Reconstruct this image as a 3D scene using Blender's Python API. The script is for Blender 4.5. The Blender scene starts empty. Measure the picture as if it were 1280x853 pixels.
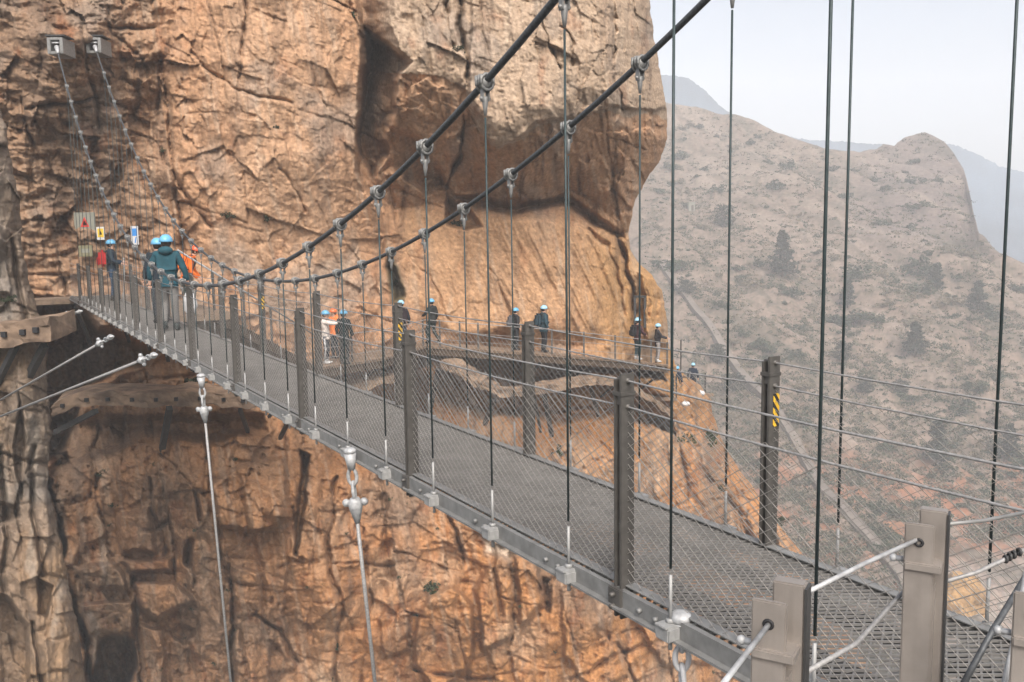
import bpy, bmesh, math, random
import numpy as np
from mathutils import Vector, Matrix

random.seed(7)
RNG = np.random.default_rng(11)
SC = bpy.context.scene
COL = SC.collection

# ------------------------------------------------------------------ camera
FOC = 1100.0
PITCH, ROLL = math.radians(6.55), math.radians(0.86)
cf = np.array([0, math.cos(PITCH), -math.sin(PITCH)])
_u = np.array([0, math.sin(PITCH), math.cos(PITCH)])
_r = np.array([1.0, 0, 0])
cr = _r * math.cos(ROLL) - _u * math.sin(ROLL)
cu = _u * math.cos(ROLL) + _r * math.sin(ROLL)


def ray(u, v):
    u = np.asarray(u, float)[..., None]
    v = np.asarray(v, float)[..., None]
    return cf * FOC + cr * (u - 640) + cu * (426.5 - v)


def at(u, v, Y):
    d = ray(u, v)
    return d * (np.asarray(Y, float)[..., None] / d[..., 1:2])


def at1(u, v, Y):
    return Vector(at(u, v, Y))


cam_d = bpy.data.cameras.new('camera')
cam_d.sensor_width = 36
cam_d.lens = FOC / 1280 * 36
cam_d.clip_start = 0.05
cam_d.clip_end = 5000
cam = bpy.data.objects.new('camera', cam_d)
COL.objects.link(cam)
cam.matrix_world = Matrix(((cr[0], cu[0], -cf[0], 0), (cr[1], cu[1], -cf[1], 0), (cr[2], cu[2], -cf[2], 0), (0, 0, 0, 1)))
SC.camera = cam

# ------------------------------------------------------------------ light, sky, view
SUN_EL, SUN_AZ = math.radians(45), math.radians(170)      # azimuth clockwise from +Y (north)
w = bpy.data.worlds.new('World')
SC.world = w
w.use_nodes = True
nt = w.node_tree
bg = nt.nodes['Background']
sky = nt.nodes.new('ShaderNodeTexSky')
sky.sky_type = 'NISHITA'
sky.sun_disc = False
sky.sun_elevation = SUN_EL
sky.sun_rotation = SUN_AZ
sky.air_density = 1.0
sky.dust_density = 6.0
hs = nt.nodes.new('ShaderNodeHueSaturation')
hs.inputs['Saturation'].default_value = 0.75
nt.links.new(sky.outputs[0], hs.inputs['Color'])
tcw = nt.nodes.new('ShaderNodeTexCoord')
mpw = nt.nodes.new('ShaderNodeMapping')
mpw.inputs['Scale'].default_value = (2.0, 2.0, 5.0)
nsw = nt.nodes.new('ShaderNodeTexNoise')
nsw.inputs['Scale'].default_value = 1.6
nsw.inputs['Detail'].default_value = 5
nt.links.new(tcw.outputs['Generated'], mpw.inputs['Vector'])
nt.links.new(mpw.outputs[0], nsw.inputs['Vector'])
mrw = nt.nodes.new('ShaderNodeMapRange')
mrw.inputs['From Min'].default_value = .3
mrw.inputs['From Max'].default_value = .7
mrw.inputs['To Min'].default_value = .90
mrw.inputs['To Max'].default_value = 1.10
nt.links.new(nsw.outputs[0], mrw.inputs['Value'])
mxw = nt.nodes.new('ShaderNodeMix')
mxw.data_type = 'RGBA'
mxw.blend_type = 'MULTIPLY'
mxw.inputs[0].default_value = 1
nt.links.new(hs.outputs[0], mxw.inputs[6])
nt.links.new(mrw.outputs[0], mxw.inputs[7])
nt.links.new(mxw.outputs[2], bg.inputs[0])
bg.inputs[1].default_value = 0.087
sd = bpy.data.lights.new('sun', 'SUN')
sd.energy = 1.5
sd.angle = math.radians(30)
sd.color = (1.0, 0.965, 0.92)
so = bpy.data.objects.new('sun', sd)
COL.objects.link(so)
sdir = Vector((math.sin(SUN_AZ) * math.cos(SUN_EL), math.cos(SUN_AZ) * math.cos(SUN_EL), math.sin(SUN_EL)))
so.rotation_euler = (-sdir).to_track_quat('-Z', 'Y').to_euler()
so.location = (0, 0, 40)
SC.view_settings.view_transform = 'Standard'
SC.view_settings.look = 'None'
SC.view_settings.gamma = 1
SC.view_settings.exposure = 1.32
SC.render.engine = 'CYCLES'
SC.cycles.use_denoising = True
SC.cycles.max_bounces = 6
SC.cycles.diffuse_bounces = 2
SC.cycles.volume_bounces = 4
SC.render.film_transparent = False


# ------------------------------------------------------------------ noise
def _hash(ix, iy, iz, seed):
    h = (ix.astype(np.int64) * 374761393 + iy.astype(np.int64) * 668265263 + iz.astype(np.int64) * 2147483647 + seed * 974634777) & 0xFFFFFFFF
    h = ((h ^ (h >> 13)) * 1274126177) & 0xFFFFFFFF
    return (h ^ (h >> 16)) & 0xFFFFFFFF


def h01(ix, iy, seed, k=0):
    return _hash(ix, iy, np.full_like(ix, k), seed) / 4294967295.0


def noise2(x, y, seed=0):
    x = np.asarray(x, float)
    y = np.asarray(y, float)
    xi = np.floor(x)
    yi = np.floor(y)
    fx, fy = x - xi, y - yi
    sx = fx * fx * fx * (fx * (fx * 6 - 15) + 10)
    sy = fy * fy * fy * (fy * (fy * 6 - 15) + 10)
    xi = xi.astype(np.int64)
    yi = yi.astype(np.int64)

    def g(dx, dy):
        a = h01(xi + dx, yi + dy, seed) * 2 * np.pi
        return np.cos(a) * (fx - dx) + np.sin(a) * (fy - dy)
    n0 = g(0, 0) * (1 - sx) + g(1, 0) * sx
    n1 = g(0, 1) * (1 - sx) + g(1, 1) * sx
    return (n0 * (1 - sy) + n1 * sy) * 1.5


def fbm(x, y, oct=4, seed=0, gain=0.5, ridged=False):
    s = 0.0
    a = 1.0
    tot = 0
    for o in range(oct):
        n = noise2(x * 2 ** o + o * 17.3, y * 2 ** o - o * 9.1, seed + o)
        if ridged:
            n = 1 - 2 * np.abs(n)
        s = s + a * n
        tot += a
        a *= gain
    return s / tot


def worley(x, y, seed=0, jit=0.95):
    xi = np.floor(x).astype(np.int64)
    yi = np.floor(y).astype(np.int64)
    f1 = np.full(x.shape, 9.0)
    f2 = np.full(x.shape, 9.0)
    cid = np.zeros(x.shape)
    px = np.zeros(x.shape)
    py = np.zeros(x.shape)
    for dx in (-1, 0, 1):
        for dy in (-1, 0, 1):
            cx = xi + dx
            cy = yi + dy
            qx = cx + 0.5 + (h01(cx, cy, seed, 1) - .5) * jit
            qy = cy + 0.5 + (h01(cx, cy, seed, 2) - .5) * jit
            d = np.sqrt((x - qx) ** 2 + (y - qy) ** 2)
            m = d < f1
            f2 = np.where(m, f1, np.minimum(f2, d))
            f1 = np.where(m, d, f1)
            cid = np.where(m, h01(cx, cy, seed, 3), cid)
            px = np.where(m, x - qx, px)
            py = np.where(m, y - qy, py)
    return f1, f2, cid, px, py


def joints(x, z, w, h, am, seed):
    """jointed rock: warped vertical slabs, each broken by its own beds; returns block offsets and a crack mask"""
    s = x / w + .35 * noise2(x / w * .6, z / h * .12, seed)
    i = np.floor(s).astype(np.int64)
    fx = s - i
    h1 = h01(i, i * 0 + 3, seed, 1)
    q = z / h * (.65 + .9 * h1) + h1 * 13 + (h1 - .5) * .5 * fx
    j = np.floor(q).astype(np.int64)
    fz = q - j
    r = h01(i, j, seed, 2)
    r2 = h01(i, j, seed, 5)
    off = (r - .5) * am + (fx - .5) * (r2 - .5) * am * .9 + (fz - .5) * (h01(i, j, seed, 6) - .35) * am
    kl = h01(i + (fx > .5), i * 0 + 7, seed, 4)
    kb = h01(i, j + (fz > .5), seed, 4)
    ex = np.minimum(fx, 1 - fx) * w
    ez = np.minimum(fz, 1 - fz) * h
    gx = np.exp(-(ex / (.035 + .04 * kl)) ** 2) * (kl > .45)
    gz = np.exp(-(ez / (.03 + .03 * kb)) ** 2) * (kb > .55)
    bev = .10 * am * np.exp(-np.minimum(ex, ez) / .10)
    return off + bev, np.maximum(gx, gz)


def sstep(x, a, b):
    t = np.clip((x - a) / (b - a), 0, 1)
    return t * t * (3 - 2 * t)


def line_d(U, V, pts):
    d = np.full(U.shape, 1e9)
    for (x0, y0), (x1, y1) in zip(pts[:-1], pts[1:]):
        ex, ey = x1 - x0, y1 - y0
        t = np.clip(((U - x0) * ex + (V - y0) * ey) / (ex * ex + ey * ey + 1e-9), 0, 1)
        d = np.minimum(d, np.hypot(U - x0 - t * ex, V - y0 - t * ey))
    return d


def poly_in(U, V, pts):
    """distance inside a polygon: positive inside, negative outside."""
    d = line_d(U, V, list(pts) + [pts[0]])
    c = np.zeros(U.shape, bool)
    n = len(pts)
    for i in range(n):
        (x0, y0), (x1, y1) = pts[i], pts[(i + 1) % n]
        if y0 == y1:
            continue
        m = ((y0 > V) != (y1 > V)) & (U < (x1 - x0) * (V - y0) / (y1 - y0) + x0)
        c ^= m
    return np.where(c, d, -d)


# ------------------------------------------------------------------ object helpers
def tag(o, label=None, cat=None, group=None, kind=None):
    if label: o['label'] = label
    if cat: o['category'] = cat
    if group: o['group'] = group
    if kind: o['kind'] = kind
    return o


def empty(name, loc=(0, 0, 0), rz=0, parent=None):
    o = bpy.data.objects.new(name, None)
    o.empty_display_size = 0.2
    COL.objects.link(o)
    o.location = loc
    o.rotation_euler = (0, 0, rz)
    if parent: o.parent = parent
    return o


def link(name, me, mat=None, parent=None, loc=None):
    o = bpy.data.objects.new(name, me)
    COL.objects.link(o)
    if mat is not None and not me.materials:
        for m in (mat if isinstance(mat, (list, tuple)) else [mat]):
            me.materials.append(m)
    if parent: o.parent = parent
    if loc is not None: o.location = loc
    return o


class MB:
    """collects shapes into one mesh"""

    def __init__(self, origin=(0, 0, 0)):
        self.v = []
        self.f = []
        self.m = []
        self.o = Vector(origin)
        self.mi = 0
        self.smooth = []

    def add(self, vs, fs, smooth=False):
        b = len(self.v)
        self.v += [Vector(q) - self.o for q in vs]
        for f in fs:
            self.f.append([b + i for i in f])
            self.m.append(self.mi)
            self.smooth.append(smooth)

    def box(self, c, size, ax=None, bev=0.0):
        """box at c; ax = 3 axis vectors"""
        c = Vector(c)
        X, Y, Z = [Vector(a) for a in (ax or ((1, 0, 0), (0, 1, 0), (0, 0, 1)))]
        hx, hy, hz = size[0] / 2, size[1] / 2, size[2] / 2
        if bev <= 0:
            vs = [c + X * hx * sx + Y * hy * sy + Z * hz * sz for sz in (-1, 1) for sy in (-1, 1) for sx in (-1, 1)]
            self.add(vs, [(0, 2, 3, 1), (4, 5, 7, 6), (0, 1, 5, 4), (2, 6, 7, 3), (0, 4, 6, 2), (1, 3, 7, 5)])
        else:
            bm = bmesh.new()
            bmesh.ops.create_cube(bm, size=1)
            for q in bm.verts:
                q.co = Vector((q.co.x * size[0], q.co.y * size[1], q.co.z * size[2]))
            bmesh.ops.bevel(bm, geom=list(bm.edges), offset=bev, segments=2, affect='EDGES')
            bm.verts.index_update()
            self.add([c + X * q.co.x + Y * q.co.y + Z * q.co.z for q in bm.verts], [[q.index for q in f.verts] for f in bm.faces])
            bm.free()

    def beam(self, a, b, wd, ht, up=(0, 0, 1), caps=True, bev=0):
        a, b = Vector(a), Vector(b)
        Y = (b - a)
        L = Y.length
        Y.normalize()
        X = Y.cross(Vector(up)).normalized()
        Z = X.cross(Y)
        self.box((a + b) / 2, (wd, L, ht), (X, Y, Z), bev)

    def tube(self, pts, r, n=6, cap=True, smooth=True):
        pts = [Vector(q) for q in pts]
        rs = r if isinstance(r, (list, tuple)) else [r] * len(pts)
        vs, fs = [], []
        prev = None
        for i, q in enumerate(pts):
            t = (pts[min(i + 1, len(pts) - 1)] - pts[max(i - 1, 0)]).normalized()
            if prev is None:
                up = Vector((0, 0, 1)) if abs(t.z) < 0.9 else Vector((1, 0, 0))
                x = t.cross(up).normalized()
            else:
                x = (prev - t * prev.dot(t)).normalized()
            y = t.cross(x)
            prev = x
            for k in range(n):
                a = 2 * math.pi * k / n
                vs.append(q + (x * math.cos(a) + y * math.sin(a)) * rs[i])
        for i in range(len(pts) - 1):
            for k in range(n):
                k2 = (k + 1) % n
                fs.append((i * n + k, i * n + k2, (i + 1) * n + k2, (i + 1) * n + k))
        if cap:
            fs.append(tuple(range(n - 1, -1, -1)))
            fs.append(tuple((len(pts) - 1) * n + k for k in range(n)))
        self.add(vs, fs, smooth)

    def ball(self, c, r, sx=1, sy=1, sz=1, n=10, m=7, z0=-1.0, rot=None):
        c = Vector(c)
        vs, fs = [], []
        t0 = math.asin(max(-1, min(1, z0)))
        for i in range(m + 1):
            t = t0 + (math.pi / 2 - t0) * i / m
            for k in range(n):
                a = 2 * math.pi * k / n
                q = Vector((math.cos(t) * math.cos(a) * r * sx, math.cos(t) * math.sin(a) * r * sy, math.sin(t) * r * sz))
                if rot is not None: q = rot @ q
                vs.append(c + q)
        for i in range(m):
            for k in range(n):
                k2 = (k + 1) % n
                fs.append((i * n + k, i * n + k2, (i + 1) * n + k2, (i + 1) * n + k))
        if z0 > -1: fs.append(tuple(range(n - 1, -1, -1)))
        self.add(vs, fs, True)

    def torus(self, c, R, r, ax, n=12, m=6, sx=1.0):
        c = Vector(c)
        Z = Vector(ax[2]); X = Vector(ax[0]); Y = Vector(ax[1])
        vs, fs = [], []
        for i in range(n):
            a = 2 * math.pi * i / n
            d = X * math.cos(a) * sx + Y * math.sin(a)
            dn = (X * math.cos(a) + Y * math.sin(a)).normalized()
            for k in range(m):
                b = 2 * math.pi * k / m
                vs.append(c + d * R + dn * r * math.cos(b) + Z * r * math.sin(b))
        for i in range(n):
            for k in range(m):
                fs.append((i * m + k, ((i + 1) % n) * m + k, ((i + 1) % n) * m + (k + 1) % m, i * m + (k + 1) % m))
        self.add(vs, fs, True)

    def mesh(self, name):
        me = bpy.data.meshes.new(name)
        me.from_pydata([tuple(q) for q in self.v], [], self.f)
        me.polygons.foreach_set('material_index', self.m)
        me.polygons.foreach_set('use_smooth', self.smooth)
        me.update()
        return me

    def build(self, name, mat, parent=None, loc=None):
        return link(name, self.mesh(name), mat, parent, loc)


def np_mesh(name, V, F, col=None, smooth=True):
    """V (n,3), F (m,4)"""
    me = bpy.data.meshes.new(name)
    V = np.ascontiguousarray(V, np.float32)
    F = np.ascontiguousarray(F, np.int32)
    k = F.shape[1]
    me.vertices.add(len(V))
    me.vertices.foreach_set('co', V.ravel())
    me.loops.add(F.size)
    me.loops.foreach_set('vertex_index', F.ravel())
    me.polygons.add(len(F))
    me.polygons.foreach_set('loop_start', np.arange(0, F.size, k, dtype=np.int32))
    me.polygons.foreach_set('use_smooth', np.full(len(F), smooth))
    me.update(calc_edges=True)
    if col is not None:
        a = me.color_attributes.new('Col', 'FLOAT_COLOR', 'POINT')
        c = np.ones((len(V), 4), np.float32)
        c[:, :3] = col
        a.data.foreach_set('color', c.ravel())
    return me


def grid_faces(nr, nc):
    i = np.arange(nr - 1)[:, None] * nc + np.arange(nc - 1)[None, :]
    i = i.ravel()
    return np.stack([i, i + nc, i + nc + 1, i + 1], 1)


# ------------------------------------------------------------------ materials
def mat(name, col, rough=0.7, metal=0.0, var=0.15, scale=8.0, bump=0.0, attr=False, bscale=None, spec=0.3, col2=None):
    m = bpy.data.materials.new(name)
    m.use_nodes = True
    t = m.node_tree
    b = t.nodes['Principled BSDF']
    b.inputs['Roughness'].default_value = rough
    b.inputs['Metallic'].default_value = metal
    b.inputs['Specular IOR Level'].default_value = spec
    tc = t.nodes.new('ShaderNodeTexCoord')
    n = t.nodes.new('ShaderNodeTexNoise')
    n.inputs['Scale'].default_value = scale
    n.inputs['Detail'].default_value = 5
    t.links.new(tc.outputs['Object'], n.inputs['Vector'])
    mr = t.nodes.new('ShaderNodeMapRange')
    mr.inputs['From Min'].default_value = 0.3
    mr.inputs['From Max'].default_value = 0.7
    mr.inputs['To Min'].default_value = 1 - var
    mr.inputs['To Max'].default_value = 1 + var
    t.links.new(n.outputs[0], mr.inputs['Value'])
    if col2 is not None:
        mx0 = t.nodes.new('ShaderNodeMix')
        mx0.data_type = 'RGBA'
        mx0.inputs[6].default_value = (*col, 1)
        mx0.inputs[7].default_value = (*col2, 1)
        n2 = t.nodes.new('ShaderNodeTexNoise')
        n2.inputs['Scale'].default_value = scale * 0.37
        n2.inputs['Detail'].default_value = 6
        t.links.new(tc.outputs['Object'], n2.inputs['Vector'])
        mr2 = t.nodes.new('ShaderNodeMapRange')
        mr2.inputs['From Min'].default_value = 0.42
        mr2.inputs['From Max'].default_value = 0.62
        t.links.new(n2.outputs[0], mr2.inputs['Value'])
        t.links.new(mr2.outputs[0], mx0.inputs[0])
    mx = t.nodes.new('ShaderNodeMix')
    mx.data_type = 'RGBA'
    mx.blend_type = 'MULTIPLY'
    mx.inputs[0].default_value = 1
    if attr:
        at_ = t.nodes.new('ShaderNodeVertexColor')
        at_.layer_name = 'Col'
        t.links.new(at_.outputs[0], mx.inputs[6])
    elif col2 is not None:
        t.links.new(mx0.outputs[2], mx.inputs[6])
    else:
        mx.inputs[6].default_value = (*col, 1)
    t.links.new(mr.outputs[0], mx.inputs[7])
    t.links.new(mx.outputs[2], b.inputs['Base Color'])
    if bump > 0:
        bn = t.nodes.new('ShaderNodeBump')
        bn.inputs['Strength'].default_value = bump
        bn.inputs['Distance'].default_value = 0.08 if name == 'rock' else 0.03
        nb = t.nodes.new('ShaderNodeTexNoise')
        nb.inputs['Scale'].default_value = bscale or scale * 3
        nb.inputs['Detail'].default_value = 8
        nb.inputs['Roughness'].default_value = 0.65
        t.links.new(tc.outputs['Object'], nb.inputs['Vector'])
        t.links.new(nb.outputs[0], bn.inputs['Height'])
        t.links.new(bn.outputs[0], b.inputs['Normal'])
    return m


M = {}
M['rock'] = mat('rock', (1, 1, 1), 0.92, attr=True, var=0.22, scale=7, bump=0.9, bscale=7, spec=0.12)
M['hill'] = mat('hill_ground', (1, 1, 1), 0.95, attr=True, var=0.25, scale=0.9, bump=0.0, spec=0.1)
M['steel'] = mat('galvanised_steel', (0.21, 0.21, 0.205), 0.5, 0.3, 0.2, 14)
M['white_steel'] = mat('bright_galvanised_steel', (0.36, 0.365, 0.37), 0.5, 0.2, 0.3, 26)
M['steel_mid'] = mat('dull_galvanised_steel', (0.30, 0.30, 0.295), 0.5, 0.2, 0.15, 20)
M['grate'] = mat('grating_steel', (0.18, 0.174, 0.166), 0.5, 0.25, 0.15, 6)
M['cable'] = mat('steel_rope', (0.075, 0.08, 0.085), 0.5, 0.3, 0.3, 60)
M['cable_pale'] = mat('pale_steel_rope', (0.27, 0.265, 0.26), 0.5, 0.2, 0.25, 60)
M['hanger'] = mat('hanger_rod', (0.035, 0.05, 0.052), 0.5, 0.2, 0.2, 30)
M['net'] = mat('net_wire', (0.33, 0.31, 0.285), 0.45, 0.3, 0.2, 5)
M['post'] = mat('bronze_grey_steel', (0.10, 0.094, 0.087), 0.5, 0.35, 0.18, 18)
M['taupe'] = mat('taupe_painted_steel', (0.29, 0.26, 0.235), 0.42, 0.45, 0.16, 9, bump=0.05, bscale=60)

for k_ in ('taupe', 'post'):
    t_ = M[k_].node_tree
    tc_ = [n for n in t_.nodes if n.bl_idname == 'ShaderNodeTexCoord'][0]
    b_ = t_.nodes['Principled BSDF']
    mp = t_.nodes.new('ShaderNodeMapping')
    mp.inputs['Scale'].default_value = (90, 90, 1.4)
    ns_ = t_.nodes.new('ShaderNodeTexNoise')
    ns_.inputs['Scale'].default_value = 1.0
    ns_.inputs['Detail'].default_value = 7
    ns_.inputs['Roughness'].default_value = 0.7
    t_.links.new(tc_.outputs['Object'], mp.inputs['Vector'])
    t_.links.new(mp.outputs[0], ns_.inputs['Vector'])
    mr_ = t_.nodes.new('ShaderNodeMapRange')
    mr_.inputs['From Min'].default_value = .35
    mr_.inputs['From Max'].default_value = .68
    mr_.inputs['To Min'].default_value = .965
    mr_.inputs['To Max'].default_value = 1.03
    t_.links.new(ns_.outputs[0], mr_.inputs['Value'])
    old = b_.inputs['Base Color'].links[0].from_socket
    mm_ = t_.nodes.new('ShaderNodeMix')
    mm_.data_type = 'RGBA'
    mm_.blend_type = 'MULTIPLY'
    mm_.inputs[0].default_value = 1
    t_.links.new(old, mm_.inputs[6])
    t_.links.new(mr_.outputs[0], mm_.inputs[7])
    t_.links.new(mm_.outputs[2], b_.inputs['Base Color'])
    mr2_ = t_.nodes.new('ShaderNodeMapRange')
    mr2_.inputs['To Min'].default_value = .3
    mr2_.inputs['To Max'].default_value = .65
    t_.links.new(ns_.outputs[0], mr2_.inputs['Value'])
    t_.links.new(mr2_.outputs[0], b_.inputs['Roughness'])
M['dark_steel'] = mat('dark_steel', (0.05, 0.05, 0.05), 0.5, 0.3, 0.2, 12)
M['concrete'] = mat('old_concrete', (0.25, 0.175, 0.12), 0.95, 0, 0.35, 2.8, bump=1.0, bscale=11, col2=(0.12, 0.085, 0.062))
M['wood'] = mat('weathered_wood', (0.21, 0.15, 0.105), 0.85, 0, 0.3, 5, bump=0.3)
M['dark_wood'] = mat('dark_timber', (0.07, 0.05, 0.035), 0.85, 0, 0.3, 5)
M['leaf'] = mat('dark_leaves', (0.022, 0.034, 0.016), 0.8, 0, 0.4, 3, col2=(0.04, 0.05, 0.024))
M['scrub'] = mat('grey_green_scrub', (0.024, 0.038, 0.016), 0.9, 0, 0.35, 1.2, col2=(0.045, 0.055, 0.026))
M['dry'] = mat('dry_scrub', (0.16, 0.13, 0.085), 0.9, 0, 0.35, 1.2, col2=(0.10, 0.09, 0.055))
M['pine'] = mat('pine_needles', (0.012, 0.022, 0.011), 0.85, 0, 0.35, 1.2, col2=(0.024, 0.032, 0.018))
M['bark'] = mat('bark', (0.12, 0.085, 0.06), 0.9, 0, 0.3, 5)
M['skin'] = mat('skin', (0.50, 0.30, 0.22), 0.6, 0, 0.05, 5)
M['hair'] = mat('dark_hair', (0.025, 0.017, 0.012), 0.6, 0, 0.2, 30)
M['white'] = mat('white_plastic', (0.50, 0.50, 0.51), 0.5, 0, 0.06, 8)
M['black'] = mat('black_rubber_and_hole_shade', (0.02, 0.02, 0.022), 0.6, 0, 0.2, 10)
M['yellow'] = mat('yellow_paint', (0.62, 0.42, 0.04), 0.5, 0, 0.1, 10)
M['red'] = mat('red_paint', (0.50, 0.05, 0.04), 0.5, 0, 0.1, 10)
M['blue'] = mat('blue_paint', (0.05, 0.22, 0.55), 0.5, 0, 0.1, 10)
M['sign_grey'] = mat('sign_grey_green', (0.22, 0.22, 0.185), 0.6, 0, 0.1, 6)
M['sign_olive'] = mat('sign_olive', (0.18, 0.165, 0.10), 0.6, 0, 0.15, 6)


def fabric(name, c, v=0.15):
    return mat(name, c, 0.85, 0, v, 9, bump=0.35, bscale=22)


def stripe_mat():
    m = bpy.data.materials.new('hazard_stripes')
    m.use_nodes = True
    t = m.node_tree
    b = t.nodes['Principled BSDF']
    b.inputs['Roughness'].default_value = 0.5
    tc = t.nodes.new('ShaderNodeTexCoord')
    wv = t.nodes.new('ShaderNodeTexWave')
    wv.bands_direction = 'DIAGONAL'
    wv.inputs['Scale'].default_value = 9.5
    t.links.new(tc.outputs['Object'], wv.inputs['Vector'])
    rp = t.nodes.new('ShaderNodeValToRGB')
    rp.color_ramp.interpolation = 'CONSTANT'
    rp.color_ramp.elements[0].color = (0.02, 0.02, 0.02, 1)
    rp.color_ramp.elements[1].position = 0.5
    rp.color_ramp.elements[1].color = (0.75, 0.45, 0.03, 1)
    t.links.new(wv.outputs[0], rp.inputs[0])
    t.links.new(rp.outputs[0], b.inputs['Base Color'])
    return m


M['stripes'] = stripe_mat()

# ------------------------------------------------------------------ haze
hz = MB()
hz.box((0, 590, 64.5), (3600, 1300, 291))
hm = bpy.data.materials.new('haze')
hm.use_nodes = True
hm.node_tree.nodes.remove(hm.node_tree.nodes['Principled BSDF'])
pv = hm.node_tree.nodes.new('ShaderNodeVolumePrincipled')
pv.inputs['Color'].default_value = (0.93, 0.96, 1.0, 1)
pv.inputs['Density'].default_value = 0.0011
pv.inputs['Anisotropy'].default_value = -0.25
hm.node_tree.links.new(pv.outputs[0], hm.node_tree.nodes['Material Output'].inputs['Volume'])
hzo = hz.build('haze', hm)
hzo['kind'] = 'stuff'

# ------------------------------------------------------------------ ground / gorge floor
gm = MB()
gm.add([(-1780, -50, -80), (1780, -50, -80), (1780, 1220, -80), (-1780, 1220, -80)], [(0, 1, 2, 3)])
g = gm.build('ground', mat('gorge_floor', (0.05, 0.05, 0.04), 0.9, 0, 0.3, 0.1))
g['kind'] = 'structure'

# ------------------------------------------------------------------ the cliff (a fractured limestone wall about 30 m away)
def interp(x, pts):
    return np.interp(x, [p[0] for p in pts], [p[1] for p in pts])


YB = [(-300, 30.0), (0, 30.2), (90, 30.9), (150, 31.2), (230, 30.9), (300, 31.2), (400, 32.4), (500, 34.6), (560, 35.2), (680, 35.9), (760, 37.6), (810, 40.5), (850, 43.5), (900, 46), (1000, 47), (1300, 48)]
EDGE = [(-200, 792), (-100, 800), (0, 811), (50, 819), (100, 828), (140, 833), (170, 835), (183, 831), (200, 824), (215, 814), (240, 799), (262, 790), (292, 786), (312, 789), (330, 799), (345, 815), (362, 826), (385, 833), (415, 834), (440, 838), (455, 843), (470, 858), (482, 876), (500, 888), (525, 893), (550, 902), (575, 916), (600, 934), (640, 962), (690, 1000), (760, 1045), (853, 1095), (1000, 1170), (1100, 1220)]
CS = 1.3


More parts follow.
